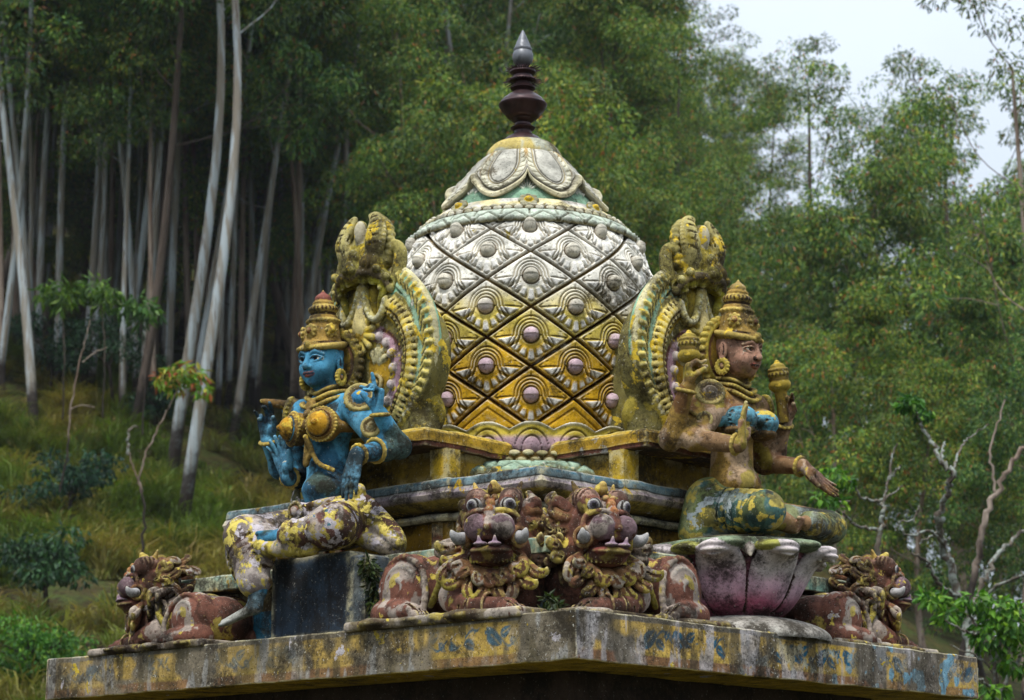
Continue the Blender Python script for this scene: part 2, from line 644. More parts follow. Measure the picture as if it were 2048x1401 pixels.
# --- slab with its painted frieze
def frieze(V, S, Cc):
    z = V[:, 2]
    s_ = S[:, 0] + S[:, 1] * 3.7
    n1 = vnoise(np.column_stack([s_, z * 1.2, S[:, 1]]), 2.6, 3, 4)
    n2 = vnoise(np.column_stack([s_ * 2.2, z * .5, S[:, 1]]), 7, 5, 4)       # runs of dirt
    n3 = vnoise(np.column_stack([s_, z, S[:, 1]]), 14, 8, 4)
    c = np.tile(hexc('#6d665d'), (len(V), 1))
    e = S[:, 1]
    u_ = np.where(e == 0, V[:, 0], np.where(e == 3, V[:, 1], 9.0))
    zone = np.zeros(len(V))
    for ed, a0, a1, w in ((0, -1.28, -.56, 1), (0, -.26, .46, 1), (0, .74, .92, .8), (0, 1.28, 1.62, .7), (3, -1.5, -.98, .95), (3, -.1, .2, .4), (3, .26, .56, .6), (3, .9, 1.12, .7), (3, 1.5, 1.9, .45)):
        zone = np.maximum(zone, w * (e == ed) * sstep(a0 - .05, a0 + .05, u_ + .12 * (n3 - .5)) * sstep(a1 + .05, a1 - .05, u_ + .12 * (n3 - .5)))
    oc = np.maximum(zone * sstep(.36, .44, n3 + .1 * zone), sstep(.58, .64, n1) * .8) * (z < -.03)
    c = mixc(c, hexc('#c6a44e'), oc * .95)
    c = mixc(c, hexc('#7a5640'), sstep(-.172, -.178, z) * np.maximum(zone, sstep(.50, .56, n1)) * .9)
    c = mixc(c, hexc('#b59a4a'), sstep(-.160, -.164, z) * sstep(-.178, -.174, z) * zone)
    # leafy scrolls in blue paint
    sc = 1.35
    t = np.mod(s_, .17 * sc) / sc - .085
    k = np.floor(s_ / (.17 * sc))
    sg = np.where(np.mod(k, 2) == 0, 1.0, -1.0)
    x, y = t, (z + .098) / sc * sg
    blob = np.zeros(len(V))
    for cx, cy, ra, rb_, an in ((-.036, .004, .040, .025, .6), (.018, -.020, .029, .017, -.6), (.056, .020, .022, .012, .9), (-.066, -.026, .016, .010, -.4)):
        xr = (x - cx) * math.cos(an) + (y - cy) * math.sin(an)
        yr = -(x - cx) * math.sin(an) + (y - cy) * math.cos(an)
        el = np.hypot(xr / ra, yr / (rb_ * (1 - .45 * np.clip(xr / ra, -1, 1))))
        vein = np.exp(-((yr - .15 * xr) / .0028) ** 2) * (xr > -.6 * ra)
        blob = np.maximum(blob, sstep(1.08, .94, el) * (1 - .75 * vein))
    stem = sstep(.0065, .0035, np.abs(y - .030 * np.sin(x * 36 + .4)))
    blob = np.maximum(blob, stem)
    m = blob * zone * sstep(.64, .58, n3)
    c = mixc(c, hexc('#175a78'), m)
    c = mixc(c, hexc('#9c9fa3'), sstep(.62, .66, n2) * .6 * (1 - .7 * zone))
    c = mixc(c, hexc('#6f97ab'), sstep(.60, .63, n3) * (e == 0) * sstep(-.9, .9, V[:, 0]))
    c = mixc(c, hexc('#4a4438'), sstep(.46, .36, n2) * .7)
    left = (S[:, 1] == 3)
    c = np.where(left[:, None], mixc(c, hexc('#6b5f36'), .25 * np.ones(len(V))), c)
    c = mixc(c, hexc('#a9a4a6'), (e == 0) * sstep(.50, .56, n2) * sstep(.45, .6, n1) * .8)
    under = z < -.222
    c[under] = hexc('#b8982f')
    return c


SA0, SA1, SB0, SB1 = -1.72, 1.64, -1.87, 2.01
swept('roof_slab', rect(SA0, SA1, SB0, SB1),
      [(-.5, -.2262, '#7d6a26'), (-.004, -.2262, '#7d6a26'), (0, -.221, '#7a5640'), (0, -.006, '#6d665d'), (-.006, 0, '#8d8983'), (-.06, .0015, '#77736b')],
      M['slab'], step=.0065, amp=.006, vstep=.0065, paintfn=frieze, seed=2)
swept('wall', rect(SA0 + .42, SA1 - .42, SB0 + .42, SB1 - .42), [(0, -2.6, '#3a3029'), (0, -.2262, '#3f342b')], M['wall'], step=.2, amp=.006)

# --- lower block, plinth slab
swept('plinth_wall', rect(-1.30, 1.30, -1.30, 1.30), [(0, .0, '#2c6a86'), (0, .20, '#2c6a86'), (0, .202, '#5a4a2a'), (0, .318, '#5a4a2a')], M['tier'], step=.06)
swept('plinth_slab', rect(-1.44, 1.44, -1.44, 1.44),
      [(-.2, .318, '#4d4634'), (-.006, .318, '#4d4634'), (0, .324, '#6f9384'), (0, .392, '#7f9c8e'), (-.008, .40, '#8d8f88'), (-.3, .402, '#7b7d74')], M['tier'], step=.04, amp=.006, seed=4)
# --- first tier wall with pilasters and the curved cornice
TIER = plus(1.0, .46, .05)
tier_w = swept('tier_wall', TIER, [(0, .402, '#8c6c1c'), (0, .66, '#8c6c1c')], M['tier'], step=.05)
for sgn in range(4):
    for q in (-.97, -.54, -.36, .36, .54, .97):
        dd = 1.0 + (.05 if abs(q) < .46 else 0)
        c, s_ = [(1, 0), (0, 1), (-1, 0), (0, -1)][sgn]
        P = [(q - .035, -dd - .035), (q + .035, -dd - .035), (q + .035, -dd + .03), (q - .035, -dd + .03)]
        P = [(c * x - s_ * y, s_ * x + c * y) for x, y in P]
        swept('pilaster', P, [(0, .403, '#a07c20'), (0, .44, '#a07c20'), (-.008, .445, '#7a4a38'), (-.008, .62, '#a5831f'), (0, .625, '#b9a24a'), (0, .655, '#b9a24a')], M['tier'], tier_w, step=.05, amp=.003)
CORN = plus(1.10, .50, .035)
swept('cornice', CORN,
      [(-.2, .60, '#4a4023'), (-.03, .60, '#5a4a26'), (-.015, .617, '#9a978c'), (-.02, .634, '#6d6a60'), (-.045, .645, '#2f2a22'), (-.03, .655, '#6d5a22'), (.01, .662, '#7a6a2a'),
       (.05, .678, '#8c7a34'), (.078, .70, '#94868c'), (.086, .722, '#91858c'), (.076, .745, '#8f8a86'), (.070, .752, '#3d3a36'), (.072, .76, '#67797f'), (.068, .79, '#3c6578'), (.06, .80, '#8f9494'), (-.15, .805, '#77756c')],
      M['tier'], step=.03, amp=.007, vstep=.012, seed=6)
# --- neck below the gables, with pilasters, and the ledges the arches stand on
NECK = plus(.60, .44, .50)
neck_w = swept('neck_wall', NECK, [(0, .804, '#8a7022'), (0, .968, '#6d5a1e')], M['tier'], step=.05)
for sgn in range(4):
    for q in (-.45, .45):
        c, s_ = [(1, 0), (0, 1), (-1, 0), (0, -1)][sgn]
        P = [(q - .06, -1.15), (q + .06, -1.15), (q + .06, -1.05), (q - .06, -1.05)]
        P = [(c * x - s_ * y, s_ * x + c * y) for x, y in P]
        swept('pilaster', P, [(0, .803, '#a98d24'), (0, .966, '#b09428')], M['tier'], neck_w, step=.03, amp=.004)
for sgn in range(4):
    c, s_ = [(1, 0), (0, 1), (-1, 0), (0, -1)][sgn]
    P = [(-.49, -1.29), (.49, -1.29), (.49, -.62), (-.49, -.62)]
    P = [(c * x - s_ * y, s_ * x + c * y) for x, y in P]
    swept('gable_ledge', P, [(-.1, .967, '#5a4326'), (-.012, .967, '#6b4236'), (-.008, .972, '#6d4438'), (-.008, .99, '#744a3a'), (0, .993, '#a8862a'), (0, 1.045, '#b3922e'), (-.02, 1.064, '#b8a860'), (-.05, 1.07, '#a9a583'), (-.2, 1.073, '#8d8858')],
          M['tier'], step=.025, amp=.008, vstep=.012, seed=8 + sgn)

# --- dome: a surface of revolution carved with a diamond lattice (real relief)
PROF = np.array([(1.155, .735), (1.32, .755), (1.5, .772), (1.7, .784), (1.9, .784), (2.05, .765), (2.145, .735), (2.286, .668), (2.33, .636), (2.36, .61)])
TH0 = math.pi + math.pi / 4          # the direction of the near corner


def lathe_relief(name, prof, nu, nv, relief, mat, parent=tower, seed=0, amp=.003, th=(0, 2 * math.pi)):
    """prof [(z, r)]; relief(theta, t, z, r, s) -> (dr, colours)"""
    prof = np.asarray(prof, float)
    seg = np.hypot(np.diff(prof[:, 0]), np.diff(prof[:, 1]))
    cs = np.concatenate([[0], np.cumsum(seg)])
    s = np.linspace(0, cs[-1], nv)
    sm = spline(prof, 200)
    seg2 = np.concatenate([[0], np.cumsum(np.hypot(np.diff(sm[:, 0]), np.diff(sm[:, 1])))])
    s = np.linspace(0, seg2[-1], nv)
    z, r = np.interp(s, seg2, sm[:, 0]), np.interp(s, seg2, sm[:, 1])
    dz, dr = np.gradient(z), np.gradient(r)
    nl = np.hypot(dz, dr)
    nr, nz = dz / nl, -dr / nl
    T = th[0] + (th[1] - th[0]) * np.arange(nu) / nu
    TT, SS = np.meshgrid(T, s, indexing='ij')
    ZZ, RR = np.broadcast_to(z, TT.shape), np.broadcast_to(r, TT.shape)
    d, c = relief(TT, ZZ, RR, SS)
    rr = RR + d * nr
    zz = ZZ + d * nz
    V = np.stack([rr * np.cos(TT), rr * np.sin(TT), zz], -1).reshape(-1, 3)
    if amp:
        w = amp * 2 * (vnoise(V, 14, seed, 3) - .5)
        rad = V[:, :2] / (np.linalg.norm(V[:, :2], axis=1)[:, None] + 1e-9)
        V[:, :2] += rad * w[:, None]
    me = make_mesh(name, V, grid_faces(nu, nv, True), c.reshape(-1, 3))
    return link(name, me, mat, parent)


def ang(t):
    return (t + math.pi) % (2 * math.pi) - math.pi


def lattice(T, Z, Rr, S):
    q = ang(T - TH0) / R(18)
    s = (S - .165) / .163
    A, B = (q + s) / 2, (q - s) / 2
    ra, rb = np.round(A), np.round(B)
    a, b = A - ra, B - rb
    x, y = a + b, a - b
    row = ra - rb
    edge = .5 - np.maximum(np.abs(a), np.abs(b))
    g = sstep(.014, .050, edge)
    d = -.026 * (1 - g) + .008 * sstep(.06, .35, edge)
    n = vnoise(np.stack([T * 3, Z * 4, Z * 0], -1).reshape(-1, 3), 1.6, 4, 4).reshape(T.shape)
    zz = Z + .35 * (n - .5)
    base = np.array(hexc('#bd9524')) * np.ones(T.shape + (1,))
    base = mixc(base, hexc('#c2b056'), sstep(1.42, 1.68, zz))
    base = mixc(base, hexc('#d8d5cc'), sstep(1.72, 1.95, zz))
    c = base
    X, Y = x, (y - .05) * .674          # true proportions inside the flattened diamond
    rho = np.hypot(X, Y * 1.0)
    phi = np.abs(np.arctan2(X, -Y))                     # 0 points down the diamond
    tip = (edge - .075)
    # petals fanning over the lower half
    pid = np.round(np.arctan2(X, -Y) / R(25))
    pa = np.arctan2(X, -Y) - pid * R(25)
    pet = sstep(.36, .24, np.abs(pa) / R(25)) * sstep(.29, .35, rho) * sstep(0, .03, tip) * (np.abs(pid) <= 3)
    relief = (row > -.5)
    pet = pet * relief
    d = d + .010 * pet
    c = mixc(c, hexc('#d6d4d0'), pet * sstep(.33, .42, rho + .12 * sstep(1.6, 2.0, zz)))
    # lines that loop over the boss and flow down beside it (a keyhole)
    G = np.where(Y > 0, np.hypot(X * 1.05, Y * .95), np.abs(X) * 1.05 / (1 + 2.2 * np.clip(-Y, 0, 1) ** 1.2))
    for r0 in (.25, .325, .40):
        ln = np.exp(-((G - r0) / .017) ** 2) * sstep(.0, .05, tip) * sstep(-.44, -.36, Y) * relief
        d = d - .012 * ln
        c = mixc(c, mixc(np.array(hexc('#5e4a20')) * np.ones(T.shape + (1,)), hexc('#857a5c'), sstep(1.7, 2., zz)), ln * .85)
    inner = (G < .24) & (Y < 0)
    d = d - .006 * inner * relief
    ln = np.exp(-(X / .016) ** 2) * (Y > .40) * sstep(0, .05, tip) * relief
    d = d - .009 * ln
    c = mixc(c, hexc('#6b5321'), ln * .7)
    side = np.exp(-((np.abs(pa) - R(12.5)) / R(1.9)) ** 2) * sstep(.40, .46, rho) * (phi < R(88)) * sstep(0, .03, tip) * relief
    d = d - .011 * side
    c = mixc(c, hexc('#6b5321'), side * .75)
    # boss with a sunk rim
    boss = np.clip(1 - (rho / .170) ** 2, 0, 1)
    d = d + (.040 * np.sqrt(boss) - .012 * np.exp(-((rho - .187) / .025) ** 2)) * relief
    c = mixc(c, hexc('#5c4a2a'), np.exp(-((rho - .187) / .022) ** 2) * relief)
    bc = np.array(hexc('#b7a0aa')) * np.ones(T.shape + (1,))
    bc = mixc(bc, hexc('#b8b3a6'), sstep(1.6, 1.85, zz))
    c = np.where(((rho < .170) & relief)[..., None], bc, c)
    # scalloped outer lip of every plate
    lip = np.exp(-((edge - .085) / .016) ** 2) * (Y < .1) * relief * (.5 + .5 * np.cos(x * 40))
    d = d - .008 * lip
    c = mixc(c, hexc('#6e5526'), lip * .7)
    c = mixc(mixc(np.array(hexc('#38220f')) * np.ones(T.shape + (1,)), hexc('#5c4a24'), sstep(1.7, 2.0, zz)), c, g)
    # little sunk frame in the plain triangles along the foot
    fr = np.exp(-((edge - .17) / .02) ** 2) * (row < -.5)
    d = d - .008 * fr
    c = mixc(c, hexc('#6e5018'), fr * .7)
    return d, c


lathe_relief('dome', PROF, 1100, 330, lattice, M['dome'], seed=3)


def lotus_foot(T, Z, Rr, S):
    t = (Z - Z.min()) / (Z.max() - Z.min())
    w = R(16.6)
    p = (ang(T - TH0) / w + .5) % 1 - .5
    top = .93 - .16 * (2 * np.abs(p)) ** 2.2
    body = sstep(top + .01, top - .03, t)
    d = -.035 * (1 - body)
    bul = np.clip(1 - (np.abs(p) / .5) ** 2, 0, 1)
    d = d + .022 * bul * body
    rim = np.exp(-((t - top + .04) / .035) ** 2)
    d = d + .014 * rim
    c = mixc(np.array(hexc('#b497a4')), hexc('#b5a240'), sstep(.40, .62, t))
    c = mixc(c, hexc('#c4c0ac'), rim)
    for k, (sx, hh) in enumerate(((.24, .52), (.40, .74))):
        arch = np.sqrt(np.clip((p / sx) ** 2, 0, 9))
        f = t - hh * np.sqrt(np.clip(1 - arch ** 2, 0, 1))
        ln = np.exp(-(f / .035) ** 2) * (np.abs(p) < sx) + np.exp(-((np.abs(p) - sx) / .02) ** 2) * (t < .12)
        ln = np.clip(ln, 0, 1)
        d = d - .010 * ln
        c = mixc(c, hexc('#3a2a1c'), ln * .85)
    c = mixc(np.array(hexc('#7a5c1c')), c, np.maximum(body, .15))
    return d, c


lathe_relief('lotus_foot', [(1.015, .78), (1.05, .80), (1.10, .805), (1.15, .80), (1.17, .775), (1.172, .72)], 900, 70, lotus_foot, M['dome'], seed=9)


def bead_band(n, c0, c1, amp=.02):
    def f(T, Z, Rr, S):
        t = (S - S.min()) / (S.max() - S.min())
        rows = t * 2
        p = ang(T) / (2 * math.pi / n) + .5 * np.floor(rows)
        x, y = (p + .5) % 1 - .5, rows % 1 - .5
        b = np.clip(1 - (x / .46) ** 2 - (y / .46) ** 2, 0, 1)
        k = vnoise(np.stack([np.round(p), np.floor(rows), p * 0], -1).reshape(-1, 3), .97, 2).reshape(T.shape)
        c = mixc(np.array(hexc('#4a3a1a')), mixc(np.array(hexc(c0)), hexc(c1), k), sstep(.05, .4, b))
        return amp * np.sqrt(b) * (.7 + .6 * k), c
    return f


lathe_relief('bead_band', [(.955, .80), (.985, .825), (1.016, .80)], 1000, 28, bead_band(70, '#948a5e', '#bdb692'), M['dome'], seed=10)


def leaf_row(n, c0, line):
    def f(T, Z, Rr, S):
        t = (S - S.min()) / (S.max() - S.min())
        p = (ang(T - TH0) / (2 * math.pi / n) + .5) % 1 - .5
        lo = .18 * np.abs(np.sin(p * 2 * math.pi))
        lnn = np.exp(-((t - .25 - 1.1 * (np.abs(p) - .18)) / .07) ** 2) * (t < .85) + np.exp(-((np.abs(p) - .02) / .02) ** 2) * (t < .8) * (t > .3)
        d = .012 * np.sin(math.pi * np.clip(t, 0, 1)) - .010 * np.clip(lnn, 0, 1) + .012 * (t < .2) * np.abs(np.cos(p * 3 * math.pi))
        c = mixc(np.array(hexc(c0)), hexc(line), np.clip(lnn, 0, 1) * .8)
        c = mixc(c, hexc('#6d5a22'), sstep(.16, .06, t) * .7)
        return d, c
    return f


lathe_relief('leaf_band', [(.86, 1.0), (.90, .965), (.945, .87), (.956, .80)], 800, 40, leaf_row(30, '#8da592', '#3f4a38'), M['arch'], seed=11)
lathe_relief('crown_leaf_band', [(2.318, .652), (2.335, .660), (2.36, .636), (2.395, .596), (2.405, .575)], 900, 44, leaf_row(26, '#a9b3a6', '#4a4636'), M['dome'], seed=12)
lathe_relief('crown_bead_band', [(2.392, .592), (2.408, .592), (2.432, .555)], 1000, 24, bead_band(64, '#8f8a6a', '#b8b4a4', .016), M['dome'], seed=13)


def plain(c0, c1):
    def f(T, Z, Rr, S):
        k = vnoise(np.stack([np.cos(T) * 2, np.sin(T) * 2, Z * 6], -1).reshape(-1, 3), 2, 5, 3).reshape(T.shape)
        return Z * 0, mixc(np.array(hexc(c0)), hexc(c1), sstep(.4, .6, k))
    return f


band = lathe_relief('crown_ring', [(2.425, .535), (2.435, .555), (2.462, .528), (2.488, .497), (2.492, .475), (2.48, .455)], 400, 20, plain('#b5b2ac', '#c6bb90'), M['dome'], seed=14)


# --- leaf cap: green bell under a scalloped lip with eight cusps
def cap_under(T, Z, Rr, S):
    p = (ang(T - TH0) / R(45) + .5) % 1 - .5
    z0 = 2.545
    ax, ay = p * R(45) * .47, Z - z0
    rho, ph = np.hypot(ax, ay), np.arctan2(ax, ay + 1e-9)
    pid = np.round(ph / R(19))
    pa = ph - pid * R(19)
    fan = sstep(R(8), R(5), np.abs(pa)) * sstep(.02, .035, rho) * sstep(.155, .14, rho + .02 * np.abs(pid)) * (np.abs(pid) <= 3)
    c = mixc(np.array(hexc('#84a890')), hexc('#c2c0b4'), fan)
    return .010 * fan, c


lathe_relief('cap_bell', [(2.48, .462), (2.53, .445), (2.60, .40), (2.68, .345), (2.76, .27)], 900, 60, cap_under, M['dome'], seed=15)


def cap_lip_z(p):
    a = np.abs(p) * 2
    return 2.505 + .132 * np.clip(1 - a, 0, 1) ** 1.55 + .020 * np.exp(-(a / .05) ** 2)


def build_cap():
    nu, nv = 960, 110
    T = 2 * math.pi * np.arange(nu) / nu
    p = (ang(T - TH0) / R(45) + .5) % 1 - .5
    zl = cap_lip_z(p)
    prof = spline([(2.50, .492), (2.54, .462), (2.60, .418), (2.66, .375), (2.73, .325), (2.81, .262), (2.852, .218), (2.862, .19)], 300)
    # rows: under-tuck, lip, then up the bell
    t = np.linspace(0, 1, nv)[None, :]
    top = 2.862
    Z = zl[:, None] + (top - zl[:, None]) * t ** 1.0
    Rr = np.interp(Z, prof[:, 0], prof[:, 1])
    P = np.broadcast_to(p[:, None], Z.shape)
    hgt = Z - zl[:, None]
    a = np.abs(P) * 2
    d = .016 + .016 * np.exp(-((hgt - .018) / .014) ** 2) + .045 * np.exp(-(a / .13) ** 2) * sstep(.13, .0, hgt)
    d = d - .016 * np.exp(-((hgt - .044) / .007) ** 2)
    c = mixc(np.array(hexc('#a7a59c')), hexc('#b7b092'), sstep(.05, .02, hgt))
    c = mixc(c, hexc('#4d4428'), np.exp(-((hgt - .044) / .007) ** 2) * .8)
    # strings of coin leaves: down beside every cusp, then swinging out along the lip
    u = np.clip((top - Z) / (top - 2.60), 0, 1)
    X, Yv = (a - .20) * R(22.5) * Rr, hgt - .078
    kk = .10
    hh = np.clip(.5 + .5 * (Yv - X) / kk, 0, 1)
    xx = Yv * (1 - hh) + X * hh - kk * hh * (1 - hh) + .012
    coin = np.clip(1 - (xx / .019) ** 2, 0, 1) * sstep(.05, .065, hgt)
    seg = ((X - Yv) / .034) % 1
    d = d + .013 * np.sqrt(coin) * (.4 + .6 * np.abs(np.sin(math.pi * seg)))
    c = mixc(c, hexc('#bcb9a6'), sstep(.1, .4, coin))
    gl = np.exp(-(np.minimum(seg, 1 - seg) / .11) ** 2) * sstep(.05, .3, coin)
    c = mixc(c, hexc('#5b5330'), gl * .8)
    for off, cc in ((-.026, '#6a5a33'), (.026, '#8a7a4a'), (.040, '#4f4836')):
        ln = np.exp(-((xx - off) / .0042) ** 2) * sstep(.05, .075, hgt)
        d = d - .008 * ln
        c = mixc(c, hexc(cc), ln * .85)
    c = mixc(c, hexc('#a07a2c'), sstep(.14, .05, a) * sstep(.45, .1, u) * .7)
    # far end of each cusp pulls outward into a horn
    V = np.stack([(Rr + d) * np.cos(T)[:, None], (Rr + d) * np.sin(T)[:, None], Z], -1)
    # inner return so the lip has thickness
    inn = np.stack([(Rr[:, :1] - .03) * np.cos(T)[:, None], (Rr[:, :1] - .03) * np.sin(T)[:, None], Z[:, :1] + .004], -1)
    edge = np.stack([(Rr[:, :1] + d[:, :1] * .8) * np.cos(T)[:, None], (Rr[:, :1] + d[:, :1] * .8) * np.sin(T)[:, None], Z[:, :1] - .004], -1)
    V = np.concatenate([inn, edge, V], 1)
    c = np.concatenate([c[:, :1] * .6, c[:, :1] * .8, c], 1)
    me = make_mesh('leaf_cap', V.reshape(-1, 3), grid_faces(nu, nv + 2, True), c.reshape(-1, 3))
    return link('leaf_cap', me, M['dome'], tower)


build_cap()
lathe_relief('cap_collar', [(2.845, .205), (2.855, .222), (2.885, .216), (2.915, .196), (2.945, .16), (2.955, .11)], 400, 30, plain('#a3a596', '#a8985e'), M['dome'], seed=17)
# rosettes on the crown ring, one under every cusp
ros = Clay((-.06, -.06, -.03), (.06, .06, .05), .004, .006)
ros.color('#9a8a3c').ball((0, 0, 0), (.045, .045, .016))
for k in range(8):
    ros.color('#8d8a72').ball((.034 * math.cos(k * R(45)), .034 * math.sin(k * R(45)), .010), (.014, .014, .010))
ros.color('#b89a30').ball((0, 0, .018), .017)
rme = ros.mesh('rosette')
for k in range(8):
    o = link('rosette', rme, M['dome'], band)
    th = TH0 + k * R(45)
    o.location = (.528 * math.cos(th), .528 * math.sin(th), 2.462)
    o.rotation_euler = (0, R(58), th)
    o.scale = (1, 1.25, 1)
# ------------------------------------------------------------------ gable arches with a horned lion face on top
def build_gable():
    g = Clay((-.62, -.72, -.04), (.20, .72, 1.24), .0062, .012)
    h = Clay((-.20, -.36, .52), (.22, .36, 1.26), .0058, .010)      # the horned lion mask
    # backing slab that runs back into the dome
    g.color('#6f683c')
    for y, z, r in ((0, .42, .40), (.2, .40, .33), (-.2, .40, .33), (0, .62, .26)):
        g.disc((-.075, y, z), (1, 0, 0), r, .07, k=.04)
    g.box((-.07, 0, .10), (.07, .40, .12), .03, k=.04)
    g.box((-.07, 0, .80), (.07, .12, .2), .04, k=.04)
    g.box((-.33, 0, .32), (.27, .13, .30), .05, k=.05)
    for sgn in (1, -1):
        g.cone((-.10, .36 * sgn, .28), (-.10, .38 * sgn, -.02), .05, .08, k=.04)
    for sgn in (1, -1):
        m = lambda P: [(x, y * sgn, z) for x, y, z in P]
        # outer plume: pale outer edge, green trough, ribs
        ctr = np.array([(.13, .84), (.22, .835), (.31, .775), (.40, .675), (.455, .55), (.475, .42), (.45, .30), (.39, .20), (.31, .12), (.25, .05)])
        L = spline(ctr, 46)
        dirs = np.gradient(L, axis=0)
        dirs /= np.linalg.norm(dirs, axis=1)[:, None]
        nrm = np.stack([-dirs[:, 1], dirs[:, 0]], 1)
        if nrm[20, 0] < 0: nrm = -nrm
        wid = np.interp(np.linspace(0, 1, 46), [0, .12, .4, .7, 1], [.03, .05, .062, .05, .02])
        P = lambda i, o, x: (x, (L[i, 0] + nrm[i, 0] * o) * sgn, L[i, 1] + nrm[i, 1] * o)
        g.color('#7fa68c')
        g.tube([P(i, 0, -.045) for i in range(46)], [w * 1.05 for w in wid], k=.01, flat=((1, 0, 0), .75))
        g.color('#77704a')
        g.tube([P(i, -.02, -.07) for i in range(46)], [w * .8 for w in wid], k=.02)
        g.color('#b5ae88')
        g.tube([P(i, wid[i] * .85, -.03) for i in range(46)], .022, .012, k=.012)
        g.color('#8fae94')
        g.tube([P(i, -wid[i] * .75, -.012) for i in range(3, 44)], .013, k=.006)
        for i in range(4, 44, 2):
            g.color('#b8aa5e').tube([P(i, wid[i] * .80, -.006), P(i, wid[i] * .30, .004), P(min(i + 2, 45), -wid[i] * .35, -.006)], .0135, .007, k=.010)
            g.color('#565232').tube([P(i + 1, wid[i] * .72, .012), P(i + 1, wid[i] * .25, .012), P(min(i + 3, 45), -wid[i] * .35, .0)], .0042, .003, op='g', k=.004)
        # middle band, ribbed like a caterpillar
        c2 = spline([(.13, .68), (.20, .665), (.285, .60), (.345, .50), (.365, .39), (.34, .27), (.29, .16), (.245, .09), (.20, .07), (.185, .12)], 60)
        dd = np.gradient(c2, axis=0)
        dd /= np.linalg.norm(dd, axis=1)[:, None]
        n2 = np.stack([-dd[:, 1], dd[:, 0]], 1)
        if n2[25, 0] < 0: n2 = -n2
        w2 = np.interp(np.linspace(0, 1, 60), [0, .1, .5, .8, 1], [.035, .046, .05, .04, .03])
        Q = lambda i, o, x: (x, (c2[i, 0] + n2[i, 0] * o) * sgn, c2[i, 1] + n2[i, 1] * o)
        g.color('#ab922c')
        g.tube([Q(i, 0, -.005) for i in range(60)], list(w2), k=.008, flat=((1, 0, 0), .8))
        for i in range(2, 58, 2):
            g.color('#c0b06a').tube([Q(i, w2[i] * .85, .012), Q(i, w2[i] * .15, .026)], .0155, .0125, k=.006)
            g.color('#9c9046').ball(Q(i, -w2[i] * .55, .022), (.014, .015, .012), k=.008)
        g.color('#564a24')
        for i in range(3, 58, 2):
            g.cone(Q(i, w2[i] * 1.0, .014), Q(i, -w2[i] * .8, .03), .0040, op='g', k=.004)
        g.color('#6b5a2a').tube([Q(i, -w2[i] * .2, .034) for i in range(3, 57)], .004, op='g', k=.004)
        # inner lilac band with a row of bosses
        c3 = spline([(.06, .545), (.13, .525), (.20, .47), (.245, .38), (.24, .27), (.20, .16), (.15, .06)], 40)
        g.color('#9c7d8a')
        g.tube([(-.02, y * sgn, z) for y, z in c3], .042, .03, k=.008, flat=((1, 0, 0), .8))
        g.color('#5a3a34')
        g.tube([(.012, (y + .045) * sgn, z + .012) for y, z in c3[3:]], .006, op='g', k=.004)
        g.color('#b3a6a8')
        for i in range(2, 39, 5):
            y, z = c3[i]
            g.ball((.022, (y - .012) * sgn, z), (.022, .022, .027), k=.005)
        # ochre core with a leaf fan, rosette below
        g.color('#9c7c22')
        g.ball((-.03, .12 * sgn, .36), (.06, .085, .13), k=.01)
        g.color('#b5ae84')
        for q in range(4):
            a = R(30 + q * 30)
            g.cone((.025, (.11 + .03 * math.cos(a)) * sgn, .36 + .03 * math.sin(a)), (.02, (.11 + .075 * math.cos(a)) * sgn, .36 + .09 * math.sin(a)), .012, .017, k=.005)
        g.color('#7a6428')
        g.ring((.03, .11 * sgn, .27), (1, 0, 0), .045, .012, k=.005)
        g.ball((.03, .11 * sgn, .27), .022, k=.005)
        # foot leaf curling up outside
        g.color('#978838')
        g.tube(m([(-.05, .22, .02), (-.04, .31, .07), (-.04, .38, .15), (-.05, .41, .23)]), [.05, .05, .04, .016], k=.012, n=12)
        g.tube(m([(-.14, .30, .0), (-.14, .40, .10), (-.10, .43, .2)]), [.07, .06, .02], k=.02, n=8)
        for t in np.linspace(.1, .95, 9):
            p = spline(m([(-.01, .23, .03), (.0, .31, .075), (.0, .375, .15), (-.02, .41, .22)]), 20)[int(t * 19)]
            g.color('#b9b493').ball(p, (.016, .014, .012), k=.005)
        # beaded swags from the mouth, pendant edges
        g.color('#b3a86a')
        sw = spline(m([(.035, .02, .80), (.045, .045, .70), (.05, .09, .625), (.045, .135, .61), (.03, .165, .66), (.02, .175, .72)]), 30)
        g.tube(sw, .020, k=.006)
        for p in sw[::2]:
            g.color('#c2bf9c').ball(p + np.array((.012, 0, 0)), (.014, .013, .013), k=.004)
        # brow leaf horn, ear leaf
        h.color('#9a915e')
        lp = spline(m([(.055, .10, .93), (.07, .135, 1.02), (.055, .13, 1.10), (.03, .095, 1.165), (.04, .055, 1.185)]), 16)
        h.tube(lp, list(np.interp(np.linspace(0, 1, 16), [0, .35, .7, 1], [.05, .062, .042, .008])), k=.008, flat=((1, .35 * sgn, 0), .5))
        for q in range(2, 15):      # toothed outer edge and veins
            w = np.interp(q / 15, [0, .35, .7, 1], [.05, .062, .042, .008])
            h.color('#a3965a').ball(lp[q] + np.array((-.01, w * .92 * sgn, .006)), (.016, .015, .015), k=.004)
            if q % 2: h.color('#4f4522').cone(lp[q] + np.array((.030, -.3 * w * sgn, .0)), lp[q] + np.array((.022, w * .8 * sgn, .012)), .0042, op='g', k=.004)
        h.color('#8a8048')
        h.color('#5a5236')
        h.tube(m([(.10, .10, .97), (.105, .135, 1.03), (.085, .115, 1.09), (.08, .085, 1.06), (.088, .10, 1.035)]), .006, op='g', k=.004, n=20)
        h.color('#938a50')
        h.tube(m([(-.02, .19, .80), (-.02, .235, .88), (-.03, .235, .97), (-.02, .20, 1.01), (.0, .175, .985)]), [.04, .042, .038, .03, .014], k=.01, n=16, flat=((1, 0, 0), .8))
